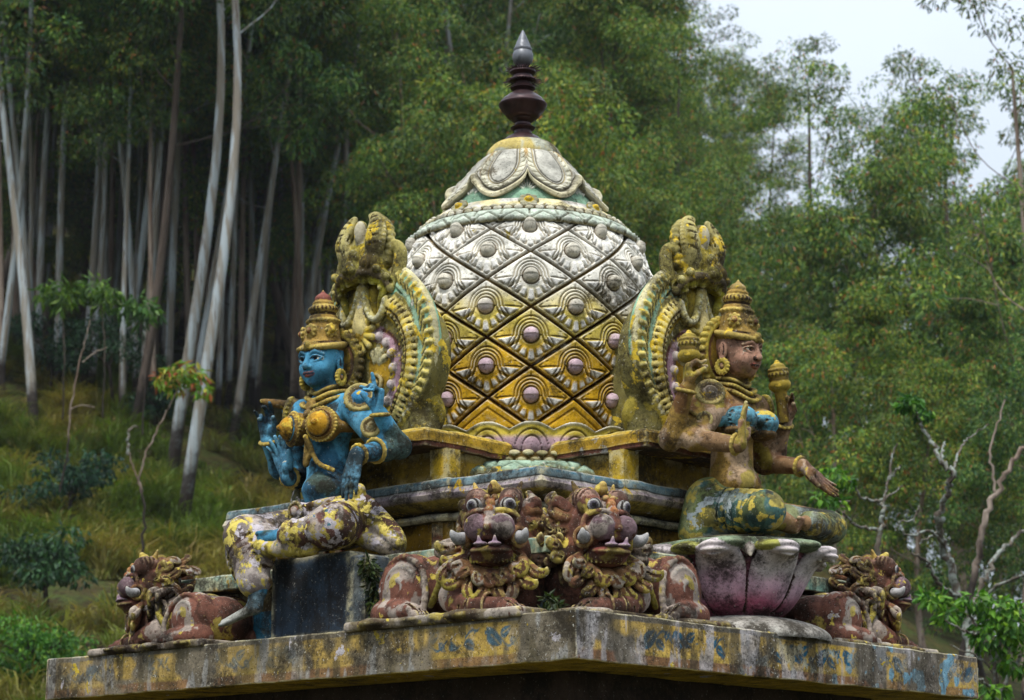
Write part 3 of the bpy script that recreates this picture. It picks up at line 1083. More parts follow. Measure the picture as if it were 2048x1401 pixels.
        h.color('#6a6238').tube(m([(.02, .20, .83), (.02, .225, .9), (.015, .218, .965)]), .006, op='g', k=.004, n=10)
        # eye on a swirled cheek
        h.color('#8a7f3a').ball((.055, .095, .905), (.06, .07, .065), k=.012)
        h.color('#6c5a26').ring((.10, .10, .905), (1, .35 * sgn, .1), .036, .009, k=.004)
        h.color('#9a8428').ball((.10, .10, .905), .028, k=.004)
        h.color('#463619').ball((.122, .107, .907), .013, op='p')
        # upper lip line, teeth
        h.color('#6a5f48')
        h.tube(m([(.115, .0, .845), (.11, .08, .858), (.085, .15, .845), (.045, .20, .80), (.02, .215, .755)]), .017, .012, k=.008, n=18)
        h.color('#8f8a2c')
        for (y, z, r, l) in ((.055, .79, .032, .05), (.115, .785, .033, .035), (.165, .785, .030, .02)):
            h.cone((.085 - y * .25, y * sgn, z + .02), (.085 - y * .25, y * sgn, z - l * .6), r, r * .62, k=.006)
            h.color('#a09a48').ball((.10 - y * .25, y * sgn, z - l * .6), r * .5, k=.005)
            h.color('#8f8a2c')
        h.color('#857f30')
        h.tube(m([(.02, .13, .66), (.03, .15, .72), (.03, .17, .76)]), [.012, .02, .022], k=.01, n=6)
        # rosette half between the swags and the outer bead line of the pendant
        g.color('#ac9a4a')
        for q in range(6):
            a = R(-80 + q * 32)
            g.cone((.05, .035 * math.cos(a) * sgn, .545 + .035 * math.sin(a)), (.04, .095 * math.cos(a) * sgn, .545 + .09 * math.sin(a)), .012, .02, k=.005)
    for sgn in (1, -1):
        m = lambda P: [(x, y * sgn, z) for x, y, z in P]
        h.color('#8f8650')
        for i in range(9):        # scalloped back edge of the brow leaf
            t = i / 8
            p = spline([(-.0, .165, .93), (-.01, .175, 1.03), (-.02, .15, 1.12), (-.03, .09, 1.17)], 9)[i]
            h.ball((p[0], p[1] * sgn, p[2]), (.035, .022, .024), k=.006)
        h.color('#6b643c')
        for q in range(4):
            h.tube(m([(.10 - q * .012, .06 + .028 * q, .965), (.115 - q * .02, .065 + .032 * q, 1.02), (.085 - q * .02, .05 + .03 * q, 1.09)]), .0045, op='g', k=.004, n=8)
        h.color('#938b50')
        for i in range(6):        # curls along the jaw
            p = spline([(.09, .17, .87), (.05, .205, .83), (.02, .21, .77), (.0, .195, .70), (.0, .17, .66), (.0, .14, .63)], 6)[i]
            h.ball((p[0], p[1] * sgn, p[2]), (.026, .022, .024), k=.006)
        h.color('#7d7838').ring((.02, .205 * sgn, .80), (1, .5 * sgn, 0), .026, .009, k=.005)
    # lion mask, middle pieces
    h.color('#86792f')
    h.ball((-.02, 0, .93), (.12, .165, .14), k=.03)
    h.color('#8f8650').ball((-.03, 0, 1.03), (.09, .14, .11), k=.03)
    h.color('#8a8440').ball((.03, 0, .855), (.10, .185, .05), k=.02)
    h.color('#8a8340').ball((.12, 0, .885), (.045, .04, .045), k=.01)
    h.ball((.14, .03, .872), .022, k=.006).ball((.14, -.03, .872), .022, k=.006)
    h.color('#7d7640').ball((.11, 0, .95), (.03, .03, .045), k=.01)
    h.color('#9a9480').ball((.06, 0, 1.09), (.035, .035, .07), k=.01)
    h.color('#2c2412').ball((.05, 0, .765), (.055, .15, .055), op='s', k=.02)
    h.color('#8a7a30').box((.005, 0, .70), (.03, .10, .10), .03, k=.02)
    # hanging tongue / pendant
    g.color('#bcae78')
    g.tube([(.05, 0, .80), (.055, 0, .70), (.055, 0, .62), (.05, 0, .58)], [.018, .022, .045, .055], k=.006, n=12, flat=((1, 0, 0), .55))
    g.color('#8c7026').ring((.055, 0, .545), (1, 0, 0), .036, .009, k=.004)
    g.color('#a58a30').ball((.055, 0, .545), (.02, .026, .032), k=.004)
    # jewel side leaves behind, seen past the statues
    for sgn in (1, -1):
        g.color('#6f9c82').tube([(-.03, .12 * sgn, .66), (-.03, .19 * sgn, .70), (-.03, .205 * sgn, .77), (-.03, .17 * sgn, .80)], [.03, .035, .03, .014], k=.01, n=10)
    return g.mesh('gable_arch'), h.mesh('lion_mask')


gme, mme = build_gable()
for k in range(4):
    a = math.pi + k * math.pi / 2
    o = link('gable_arch', gme, M['arch'], tower)
    o.location = (1.235 * math.cos(a), 1.235 * math.sin(a), 1.068)
    o.rotation_euler = (0, 0, a)
    o.scale = (1, .91, 1)
    link('lion_mask', mme, M['arch'], o)

# ------------------------------------------------------------------ the copper finial on top
fin = thing('finial', (TC[0] - .004, TC[1], 2.95), 'dark stacked metal pot finial with a pale pointed cone, on the dome top', 'finial')


def lathe(name, prof, mat, parent, n=64, sm=True, z0=0.0, seed=0):
    P = np.asarray(prof, float)
    nv = len(P)
    T = 2 * math.pi * np.arange(n) / n
    V = np.stack([np.cos(T)[:, None] * P[None, :, 1], np.sin(T)[:, None] * P[None, :, 1], np.broadcast_to(P[None, :, 0] - z0, (n, nv))], -1).reshape(-1, 3)
    return link(name, make_mesh(name, V, grid_faces(n, nv, True), sharp=40), mat, parent)


def metal(name, c, rough, metallic, seed, c2):
    t = NT(name)
    f = t.rng(t.noise(14, 8, .65, .3, seed=seed), .45, .62)
    col = t.mix(f, hexc(c), hexc(c2))
    t.b.inputs['Metallic'].default_value = metallic
    nb = t.bump(t.noise(60, 5, .6, seed=seed + 2), .15, .003)
    return t.done(col, t.rng(t.noise(20, 4, seed=seed + 4), .3, .7, rough - .08, rough + .15), nb, .5)


M['copper'] = metal('tarnished_copper', '#3a2526', .42, .55, 1, '#24181c')
M['steel'] = metal('grey_metal', '#67696d', .5, .5, 4, '#4a4c50')
Z0 = 2.95
lathe('foot', [(2.935, .135), (2.95, .125), (2.965, .118), (2.99, .092), (3.005, .066), (3.012, .05), (3.03, .05), (3.04, .066), (3.048, .072), (3.058, .06), (3.066, .046), (3.078, .045), (3.09, .062), (3.10, .07)], M['copper'], fin, z0=Z0)
lathe('pot', [(3.098, .06), (3.104, .08), (3.12, .098), (3.126, .099), (3.15, .122), (3.176, .136), (3.184, .1405), (3.190, .1405), (3.196, .133), (3.204, .131), (3.225, .113), (3.245, .088), (3.262, .063), (3.268, .055)], M['copper'], fin, z0=Z0)
lathe('neck', [(3.266, .05), (3.274, .056), (3.286, .072), (3.295, .074), (3.302, .066), (3.312, .048), (3.322, .05), (3.332, .066), (3.338, .078), (3.346, .076), (3.356, .056), (3.366, .055), (3.378, .07), (3.385, .076), (3.394, .074), (3.406, .055), (3.42, .034), (3.44, .03)], M['copper'], fin, z0=Z0)


def spiked(z, r0, r1, droop, seed):
    rr = random.Random(seed)
    n = 34
    V, Fq = [], []
    for i in range(n):
        a = 2 * math.pi * (i + rr.uniform(-.2, .2)) / n
        w = 2 * math.pi / n * .48
        l = r1 * rr.uniform(.86, 1.06)
        dz = droop * rr.uniform(.4, 1.3)
        for aa, r_, z_ in ((a - w, r0, 0), (a + w, r0, 0), (a + rr.uniform(-.05, .05), l, dz)):
            for h in (.002, -.002):
                V.append((r_ * math.cos(aa), r_ * math.sin(aa), z - Z0 + z_ + h))
        b = 6 * i
        Fq += [[b, b + 2, b + 4], [b + 5, b + 3, b + 1], [b, b + 4, b + 5, b + 1], [b + 2, b + 3, b + 5, b + 4], [b, b + 1, b + 3, b + 2]]
    return link('spiked_ring', make_mesh('spiked_ring', V, Fq, smooth=False), M['copper'], fin)


spiked(3.335, .066, .118, -.012, 1)
spiked(3.398, .06, .108, .012, 2)
lathe('bulb', [(3.425, .026), (3.43, .04), (3.45, .055), (3.475, .0615), (3.50, .059), (3.515, .052), (3.522, .055), (3.532, .054), (3.536, .048)], M['steel'], fin, z0=Z0)
lathe('cone', [(3.532, .05), (3.56, .041), (3.60, .024), (3.64, .006), (3.648, .0)], M['steel'], fin, z0=Z0)
# ------------------------------------------------------------------ crouching stone lions
def worn(V, C):
    n1, n2 = vnoise(V, 7, 21, 4), vnoise(V, 13, 22, 4)
    brown = (C[:, 0] < .22) & (C[:, 0] > .09)
    C = mixc(C, hexc('#9d938a'), sstep(.585, .62, n1) * .8 * brown)
    C = mixc(C, hexc('#ab9a4a'), sstep(.635, .66, n2) * .85)
    C = mixc(C, hexc('#34231a'), sstep(.46, .38, n1) * .7)
    return V, C


def build_lion(yaw, seed):
    out = {}
    rr = random.Random(seed)
    BODY, DARK, YEL, GREY = '#6b463a', '#3f281e', '#8f8338', '#938b84'
    HM = trans((.225, .10 * math.sin(yaw), .455)) @ rotz(yaw) @ roty(.06)
    b = Clay((-.60, -.40, -.005), (.64, .40, .72), .0058, .03)
    b.color(BODY)
    b.ball((.18, 0, .21), (.22, .205, .22)).cone((.17, 0, .22), (-.25, 0, .20), .19, .18)
    b.cone((.18, 0, .30), (.225, .08 * math.sin(yaw), .42), .19, .15)
    b.ball((-.40, 0, .18), (.15, .20, .17))
    for s in (1, -1):
        b.color(BODY)
        b.ball((-.30, .15 * s, .19), (.20, .125, .185), k=.012)
        b.color(DARK).tube([(-.13, .26 * s, .05), (-.095, .235 * s, .15), (-.12, .21 * s, .27), (-.20, .17 * s, .36)], .008, op='g', k=.008, n=14)
        b.color(BODY)
        b.cone((-.44, .20 * s, .075), (-.24, .285 * s, .07), .075, .062, k=.014)
        b.ball((-.20, .29 * s, .062), (.095, .062, .054), k=.010)
        b.cone((.04, .19 * s, .13), (.17, .235 * s, .075), .085, .066, k=.016)
        b.cone((.17, .235 * s, .068), (.35, .22 * s, .055), .058, .050, k=.010)
        b.ball((.385, .21 * s, .052), (.080, .066, .052), k=.010)
        b.color(DARK)
        for q in (.16, .20, .24):
            b.tube([(q, .30 * s, .05), (q + .01, .27 * s, .115), (q + .015, .22 * s, .135)], .005, op='g', k=.004, n=6)
        b.color(BODY)
        for q in (-.045, -.015, .015, .045):
            b.ball((.445, .21 * s + q, .040), (.038, .0170, .030), k=.004)
            b.ball((-.115, .29 * s + q * .85, .040), (.038, .0155, .030), k=.004)
        b.color(DARK)
        for q in (-.03, 0, .03):
            b.cone((.37, .21 * s + q, .104), (.47, .21 * s + q, .055), .0055, op='g', k=.004)
            b.cone((-.17, .29 * s + q * .9, .105), (-.09, .29 * s + q * .9, .055), .0055, op='g', k=.004)
        # raised rims on haunch and shoulder, banded legs
        b.color(BODY)
        b.tube([(-.12, .255 * s, .06), (-.105, .255 * s, .17), (-.16, .235 * s, .29), (-.28, .225 * s, .355), (-.40, .215 * s, .31), (-.46, .21 * s, .20)], .016, k=.008, n=18)
        b.tube([(.10, .215 * s, .12), (.115, .215 * s, .22), (.06, .20 * s, .31), (-.02, .195 * s, .33), (-.075, .195 * s, .25)], .013, k=.008, n=14)
        for q in (.12, .21, .30):
            b.ring((q, .225 * s, .066), (1, -.1 * s, 0), .062, .008, k=.006)
        # swirl on haunch and shoulder
        b.color(GREY)
        for (cx, cy, cz, r0, nx, ph) in ((-.30, .262, .21, .105, 0, .3), (.02, .205, .20, .075, 0, 2.4)):
            P = []
            for t in np.linspace(0, 1, 26):
                a = ph + t * 7.2
                r = r0 * (1 - .78 * t)
                P.append((cx + r * math.cos(a), (cy - .5 * (r / r0) ** 2 * .05) * s, cz + r * math.sin(a)))
            b.tube(P, .014, .016, k=.008)
        b.color(YEL).tube([(-.12, .20 * s, .10), (-.06, .215 * s, .17), (.0, .22 * s, .25), (.04, .18 * s, .32)], .016, .022, k=.008, n=10)
        b.color(DARK).tube([(-.17, .232 * s, .06), (-.105, .212 * s, .16), (-.03, .20 * s, .27)], .008, op='g', k=.006, n=12)
    # head
    b.M = HM
    b.color(BODY)
    b.ball((0, 0, .02), (.15, .15, .14), k=.03)
    b.ball((.10, 0, -.02), (.12, .13, .09), k=.03)
    b.color('#6f5a60')
    for s in (1, -1):
        b.ball((.182, .062 * s, .002), (.064, .064, .066), k=.006)
    b.color(BODY)
    for s in (1, -1):
        b.tube([(.18, .0, .075), (.165, .06 * s, .085), (.13, .125 * s, .06), (.12, .14 * s, .0)], .012, k=.006, n=12)
    b.cone((.16, 0, .09), (.235, 0, .0), .026, .018, k=.01)
    b.color('#6e3a34').ball((.155, 0, -.112), (.10, .105, .030), k=.012)
    b.color('#5a2c2a').ball((.20, 0, -.074), (.07, .082, .012), op='g', k=.008)
    b.color(BODY).ball((.10, 0, -.14), (.12, .11, .05), k=.02)
    for s in (1, -1):
        b.color('#7d5a3c').ring((.125, .135 * s, -.045), (.5, .8 * s, 0), .045, .013, k=.006)
        b.color('#3a1d1a').ball((.125, .137 * s, -.045), (.03, .03, .03), op='g', k=.006)
        # eye socket and striped brow
        b.color(BODY).ball((.085, .082 * s, .115), (.07, .062, .062), k=.015)
        b.color('#8d6f62').ball((.05, .085 * s, .155), (.085, .06, .05), k=.012)
        b.color(DARK)
        for q in (.085, .055, .025, -.005):
            b.tube([(q, .045 * s, .195), (q + .012, .09 * s, .20), (q + .010, .135 * s, .175), (q, .15 * s, .14)], .0045, op='g', k=.004, n=10)
        b.color('#a58a4a').cone((.0, .10 * s, .18), (-.02, .12 * s, .235), .022, .008, k=.008)
        b.color(BODY).tube([(-.02, .135 * s, .10), (-.05, .185 * s, .14), (-.07, .19 * s, .09)], .03, .016, k=.01, n=8, flat=((1, 0, 0), .6))
    b.color('#8a5a3a')
    for p, r in (((.155, 0, .118), .026), ((.18, 0, .085), .022), ((.14, .02, .15), .017), ((.14, -.02, .15), .017)):
        b.ball(p, r, k=.006)
    b.color('#a58a4a').ball((.06, 0, .20), (.035, .035, .03), k=.006).ball((.075, 0, .222), .02, k=.005)
    b.color('#a6983c')
    for i in range(17):        # fringe under the lip
        a = R(-80 + 10 * i)
        y, x = .118 * math.sin(a), .06 + .125 * math.cos(a)
        b.cone((x, y, -.135), (x + .012 * math.cos(a), y * 1.1, -.168), .0085, .006, k=.004)
    out['body'] = b.mesh('body', worn)
    # mane: curled locks in rings round the head, hanging on to the chest
    m = Clay((-.40, -.50, .0), (.70, .50, .80), .006, .008)
    m.M = HM
    m.color('#6b4433')
    m.ball((-.06, 0, .0), (.13, .185, .18), k=.02)
    m.ball((-.01, 0, -.13), (.14, .19, .16), k=.02)
    cols = ['#8a7a34', '#6f4c38', '#7a5a3c', '#857c70', '#6a4534']
    # (start hx, rho) -> (end hx, rho): locks sweep back round the head, the beard falls on to the chest
    for (hx0, rho0, hx1, rho1, n, w0, w1, rad, ln) in ((.025, .145, -.085, .215, 11, 62, 298, .030, 1), (-.02, .165, -.135, .225, 11, 48, 312, .033, 1), (-.10, .165, -.215, .215, 10, 36, 324, .033, 1), (-.18, .14, -.27, .18, 8, 60, 300, .032, 1),
                                                       (.085, .150, .145, .265, 8, 138, 222, .028, 0), (.11, .215, .140, .345, 8, 132, 228, .030, 0), (-.01, .18, .03, .29, 10, 108, 252, .030, 0), (-.06, .20, -.02, .31, 8, 104, 256, .03, 0)):
        for i in range(n):
            f = R(w0 + (w1 - w0) * (i + rr.uniform(-.15, .15)) / (n - 1))
            sd = 1 if math.sin(f) > 0 else -1
            er, et = np.array((0, math.sin(f), math.cos(f))), np.array((0, math.cos(f), -math.sin(f))) * sd
            X = lambda hx, rho, tg: np.array((hx, 0, 0)) + er * rho + et * tg
            k_ = rr.uniform(.88, 1.12)
            cu = rr.choice((1, 1, -1)) * rr.uniform(.8, 1.2)
            if ln:
                pts = [X(hx0 + .01, rho0 - .02, 0), X(hx0 * .6 + hx1 * .4, rho0 + .022, .018 * cu), X(hx1 + .02, rho1 - .004, .010 * cu), X(hx1 - .012, rho1 + .004, -.022 * cu), X(hx1 + .012, rho1 + .010, -.040 * cu)]
                fl, up = er, er * rad * .55
            else:
                pts = [X(hx0 - .01, rho0 - .02, 0), X(hx0 + .018, rho0 + (rho1 - rho0) * .4, .010 * cu), X(hx1 + .022, rho0 + (rho1 - rho0) * .8, .004 * cu), X(hx1 + .030, rho1 + .006, -.020 * cu), X(hx1 + .040, rho1 - .002, -.045 * cu)]
                fl, up = np.array((1, 0, 0)), np.array((rad * .62, 0, 0))
            S_ = spline(pts, 15)
            W_ = np.interp(np.linspace(0, 1, 15), [0, .25, .6, .85, 1], [rad * .55 * k_, rad * 1.0 * k_, rad * .98 * k_, rad * .55 * k_, rad * .16])
            tipc = rr.choice(('#8f8238', '#8a7a34', '#7d6a3c', '#857c70', '#6f4c38'))
            for q in range(14):
                m.color('#66432f' if q < 5 else ('#6f5034' if q < 8 else tipc))
                m.cone(S_[q], S_[q + 1], W_[q], W_[q + 1], k=.004, flat=(tuple(fl), .58))
            m.color('#4f3624')
            for q in range(2, 10):
                m.cone(S_[q] + up, S_[q + 1] + up, .0046, op='g', k=.005)
    for i in range(9):         # top-knot curls
        a = R(-75 + 150 * i / 8)
        m.color(cols[i % 5]).ball((-.05, .13 * math.sin(a), .06 + .13 * math.cos(a)), (.04, .032, .032), k=.006)
        m.color('#4a3420').ring((-.025, .135 * math.sin(a), .06 + .135 * math.cos(a)), (1, math.sin(a), math.cos(a)), .016, .004, op='g', k=.003)
    # keep the face free
    m.ball((.145, 0, .02), (.135, .15, .15), op='s', k=.01)
    m.ball((.16, 0, -.13), (.12, .125, .055), op='s', k=.01)
    out['mane'] = m.mesh('mane', worn)
    e = Clay((-.06, -.06, -.06), (.06, .06, .06), .004, .004)
    e.color('#9c9a98').ball((0, 0, 0), .045)
    e.color('#2a2420').ring((.028, 0, 0), (1, 0, 0), .036, .007, op='p')
    e.color('#4a4650').ball((.042, 0, 0), .021, op='p')
    e.color('#121012').ball((.045, 0, 0), .012, op='p')
    out['eye'] = e.mesh('eye')
    t = Clay((-.05, -.05, -.05), (.12, .05, .09), .004, .006)
    t.color('#a3a2a4').tube([(0, 0, 0), (.04, 0, -.004), (.068, 0, .012), (.082, 0, .034)], [.031, .029, .018, .006], n=10)
    out['tusk'] = t.mesh('tusk')
    c = Clay((-.05, -.06, -.05), (.06, .06, .06), .004, .006)
    c.color('#8d7688').ball((0, 0, 0), (.035, .034, .012)).cone((.01, 0, .0), (.02, 0, .035), .016, .006)
    out['tongue'] = c.mesh('tongue')
    p = Clay((-.66, -.42, -.02), (.68, .42, .06), .008, .01)
    p.color('#6e6350').box((0, 0, .012), (.60, .345, .026), .015)
    for i in range(26):
        p.ball((rr.uniform(-.55, .55), rr.choice((-1, 1)) * rr.uniform(.29, .35), .02), (rr.uniform(.04, .09), rr.uniform(.03, .05), rr.uniform(.012, .03)))
    out['base'] = p.mesh('base', worn)
    out['HM'] = HM
    return out


lion60, lion72, lion40 = build_lion(R(60), 3), build_lion(R(72), 14), build_lion(R(56), 8)


def place_lion(parts, mirror, a, b, heading, label, s=1.0):
    loc = lw(a, b)
    t = thing('lion_statue', loc, label, 'lion statue', 'crouching lions at the roof corners', heading)
    t.scale = (s, s, s)
    for nm in ('base', 'body', 'mane'):
        me = parts[nm]
        if mirror:
            me = flip_y(me, nm)
        link(nm, me, M['lion'], t)
    HMm = Matrix(parts['HM'].tolist())
    S = Matrix.Diagonal((1, -1, 1, 1)) if mirror else Matrix.Identity(4)

    def put(nm, loc_, az, label=None):
        o = link(nm, parts[nm], M['horn'], t)
        Lm = Matrix.Translation(Vector(loc_)) @ Matrix.Rotation(az, 4, 'Z')
        W = S @ HMm @ Lm @ S                     # mirrored twice: stays a proper rotation
        o.matrix_local = W
    for s in (1, -1):
        put('eye', (.118, .083 * s, .112), R(22) * s)
        put('tusk', (.135, .135 * s, -.047), R(38) * s)
        put('tongue', (.225, .035 * s, -.082), R(15) * s)
    return t


M['horn'] = weathered('lion_eye_and_tusk_paint', None, [], grime=.25, speck=.3, bump=.4, seed=21)
D = math.degrees(YAW)
place_lion(lion60, True, -1.41, -.962, YAW - math.pi / 2, 'brown lion left of the roof corner, between the blue goddess block and its twin', .97)
place_lion(lion72, False, -.945, -1.41, YAW + math.pi, 'brown lion right of the roof corner, its body reaching back to the lotus pedestal', .97)
place_lion(lion40, False, -1.46, 1.16, YAW + math.pi / 2, 'lion in profile at the far left roof end, facing left beside the hanging foot', .80)
place_lion(lion40, True, .93, -1.50, YAW, 'lion in profile at the far right roof end, facing right past the lotus pedestal', .80)
# ------------------------------------------------------------------ statue helpers
def hand(c, W, D_, N, T, L=.2, curls=((5, 8, 8),) * 4, thumb=((.55, .75, .15), (.8, .45, .2)), spread=.06, rad=1.0):
    """palm and five fingers. D_ = finger direction, N = way the palm faces, T = thumb side"""
    W, D_, N, T = np.asarray(W, float), unit(D_), unit(N), unit(T)
    N = unit(N - D_ * (N @ D_))
    T = unit(T - D_ * (T @ D_) - N * (T @ N))
    q = L / .2
    for o in (-.030, -.010, .011, .031):
        c.cone(W + T * o * .6 * q, W + D_ * .088 * q + T * o * q - N * .004 * q, .017 * q, .0155 * q, k=.012)
    c.ball(W + D_ * .035 * q + T * .024 * q + N * .010 * q, (.024 * q, .022 * q, .030 * q), k=.012)
    for i, (o, l) in enumerate(((.033, .090), (.0115, .100), (-.0105, .093), (-.031, .074))):
        p = W + D_ * .088 * q + T * o * q - N * .003 * q
        d = unit(D_ + T * spread * (1.2 - i * .8))
        r = (.0118, .0122, .0115, .0098)[i] * q * rad
        for j, (fr, a) in enumerate(zip((.44, .30, .26), curls[i])):
            a = R(a)
            n2 = unit(N - d * (N @ d))
            d = unit(d * math.cos(a) + n2 * math.sin(a))
            e = p + d * l * fr * q
            c.cone(p, e, r * (1 - .10 * j), r * (1 - .10 * (j + 1)), k=.004)
            p = e
    p = W + D_ * .022 * q + T * .030 * q + N * .006 * q
    for j, (w, l) in enumerate(zip(thumb, (.048, .040))):
        d = unit(D_ * w[0] + T * w[1] + N * w[2])
        e = p + d * l * q
        c.cone(p, e, (.0165 - .003 * j) * q, (.0140 - .003 * j) * q, k=.006)
        p = e


def head(c, skin, dark, lip, s=1.0):
    """head in the current frame: x forward, origin between the ears at eye level"""
    M0 = c.M.copy()
    c.M = M0 @ np.diag([1, 1, 1, 1.0])
    q = lambda *v: tuple(x * s for x in v)
    c.color(skin)
    c.ball(q(-.015, 0, .03), q(.115, .100, .115), k=.02)
    c.ball(q(.028, 0, -.030), q(.088, .086, .112), k=.02)
    c.ball(q(.040, 0, -.088), q(.062, .060, .046), k=.02)
    c.ball(q(.080, 0, -.117), .023 * s, k=.015)
    for y in (1, -1):
        c.ball(q(.065, .042 * y, -.050), .036 * s, k=.03)
        c.ball(q(.100, .041 * y, -.004), q(.020, .027, .012), op='s', k=.014)
        c.tube([q(.106, .010 * y, .022), q(.104, .040 * y, .036), q(.080, .074 * y, .020)], .0085 * s, k=.010, n=8)
    c.cone(q(.106, 0, .022), q(.130, 0, -.036), .010 * s, .0145 * s, k=.010)
    c.ball(q(.131, 0, -.040), .0155 * s, k=.008)
    for y in (1, -1):
        c.ball(q(.117, .0155 * y, -.044), .0115 * s, k=.006)
        c.color('#b9b7a6').ball(q(.084, .042 * y, -.003), q(.0185, .031, .0145), k=.003)
        c.color('#241c18').ball(q(.103, .041 * y, -.002), q(.012, .0115, .013), op='p')
        c.color(skin)
        c.tube([q(.101, .011 * y, -.004), q(.108, .040 * y, .0125), q(.086, .075 * y, .001)], .0056 * s, k=.003, n=9)
        c.tube([q(.101, .014 * y, -.006), q(.105, .040 * y, -.017), q(.088, .070 * y, -.004)], .0052 * s, k=.003, n=9)
        c.color(dark)
        c.tube([q(.106, .011 * y, -.003), q(.1125, .040 * y, .0085), q(.090, .077 * y, .001)], .0036 * s, op='p', n=10)
        c.tube([q(.116, .012 * y, .030), q(.113, .042 * y, .046), q(.088, .078 * y, .028)], .0052 * s, op='p', n=12)
        c.color(skin)
        c.ball(q(-.020, .104 * y, -.012), q(.027, .014, .050), k=.008)
        c.cone(q(-.020, .106 * y, -.05), q(-.016, .108 * y, -.085), .014 * s, .012 * s, k=.008)
        c.color(dark).tube([q(-.036, .122 * y, -.02), q(-.028, .124 * y, .018), q(-.004, .122 * y, .012), q(-.008, .12 * y, -.035)], .0042 * s, op='g', k=.003, n=12)
    c.color(lip)
    c.tube([q(.102, .028, -.076), q(.117, .010, -.073), q(.119, 0, -.0755), q(.117, -.010, -.073), q(.102, -.028, -.076)], .0056 * s, k=.004, n=12)
    c.tube([q(.103, .022, -.081), q(.115, 0, -.087), q(.103, -.022, -.081)], .0064 * s, k=.004, n=8)
    c.color(dark).tube([q(.110, .029, -.079), q(.126, 0, -.080), q(.110, -.029, -.079)], .0026 * s, op='g', k=.002, n=8)
    c.M = M0


def crown(F, tip, s=1.0, top=.40):
    """tall tiered crown in head frame F (matrix)"""
    lo = F[:3, 3] - .22
    hi = F[:3, 3] + np.array((.22, .22, .52))
    c = Clay(lo, hi, .0048, .008)
    c.M = F @ trans((-.012, 0, .062))
    G1, G2, DK = '#8d7238', '#a58f4c', '#4a3620'
    c.color(G1)
    c.ball((0, 0, .01), (.128, .114, .05), k=.01)
    c.color(G2).ring((.004, 0, .012), (.18, 0, 1), .118, .017, k=.006)
    c.color(DK).ring((.004, 0, .036), (.18, 0, 1), .112, .005, op='g', k=.004)
    for i in range(26):
        a = 2 * math.pi * i / 26
        c.color(G2).ball((.004 + .130 * math.cos(a), .122 * math.sin(a), .014 - .023 * math.cos(a)), .0115, k=.004)
    c.color(G1)
    c.cone((0, 0, .03), (-.010, 0, .15), .103, .078, k=.012)
    c.color(G2).ring((-.010, 0, .148), (0, 0, 1), .076, .013, k=.006)
    for i in range(20):
        a = 2 * math.pi * i / 20
        c.ball((-.010 + .084 * math.cos(a), .084 * math.sin(a), .150), .0105, k=.003)
    c.color(G1).cone((-.010, 0, .15), (-.012, 0, .20), .066, .066, k=.01)
    c.color(DK).ring((-.012, 0, .186), (0, 0, 1), .068, .005, op='g', k=.004)
    c.color(G2).ball((-.012, 0, .215), (.080, .080, .030), k=.008)
    for i in range(22):
        a = 2 * math.pi * i / 22
        c.color(DK).cone((-.012 + .078 * math.cos(a), .078 * math.sin(a), .232), (-.012 + .082 * math.cos(a), .082 * math.sin(a), .200), .0035, op='g', k=.003)
    c.color(G1).ball((-.012, 0, .248), (.058, .058, .020), k=.006)
    c.color(tip).ball((-.012, 0, .272), (.045, .045, .030), k=.006).cone((-.012, 0, .285), (-.012, 0, .318), .026, .005, k=.012)
    # front jewel and side rosettes
    for az in (0, 62, -62):
        ca, sa = math.cos(R(az)), math.sin(R(az))
        p = np.array((-.006 + .094 * ca, .094 * sa, .088))
        c.color(G2).ball(p, (.030, .030, .036), k=.006)
        for i in range(8):
            b_ = 2 * math.pi * i / 8
            c.ball(p + np.array((-sa * .028 * math.cos(b_), ca * .028 * math.cos(b_), .030 * math.sin(b_))) + np.array((ca, sa, 0)) * .012, .0105, k=.003)
        c.color('#7a4436').ball(p + np.array((ca, sa, 0)) * .026, .015, k=.003)
    c.color(G2).ball((.132, 0, .010), (.018, .020, .022), k=.004)
    return c.mesh('crown')


def halo(F):
    c = Clay(F[:3, 3] - .27, F[:3, 3] + .27, .0055, .008)
    c.M = F @ trans((-.105, 0, -.01))
    c.color('#8d7226').disc((0, 0, 0), (1, 0, 0), .185, .022)
    c.color('#6b4a30').ring((.022, 0, 0), (1, 0, 0), .140, .006, op='g', k=.004)
    c.color('#a8973f').ring((.012, 0, 0), (1, 0, 0), .165, .015)
    for i in range(30):
        a = 2 * math.pi * i / 30
        c.color('#9b8a3c').ball((.004, .186 * math.cos(a), .186 * math.sin(a)), (.022, .018, .018), k=.004)
    return c.mesh('halo')


def earring(r=.036):
    c = Clay((-.06, -.03, -.06), (.06, .03, .06), .004, .004)
    c.color('#a8953e').ring((0, 0, 0), (0, 1, 0), r * .72, r * .30)
    for i in range(14):
        a = 2 * math.pi * i / 14
        c.color('#b5a04a').ball((r * math.cos(a), 0, r * math.sin(a)), (.0085, .011, .0085))
    c.color('#7a5a4a').ball((0, 0, 0), (.014, .012, .014))
    return c.mesh('earring')


def bangle(p, n, r, parent, th=.011):
    p = np.array(p, float)
    c = Clay(p - r - .03, p + r + .03, .0048, .004)
    c.color('#9a8444').ring(p, n, r, th)
    u1 = unit(np.cross(unit(n), (.3, .5, .8)))
    u2 = np.cross(unit(n), u1)
    for i in range(14):
        a = 2 * math.pi * i / 14
        c.color('#a8954c').ball(p + (r + th * .7) * (u1 * math.cos(a) + u2 * math.sin(a)), th * .62, k=.003)
    link('bangle', c.mesh('bangle'), M['gold'], parent)


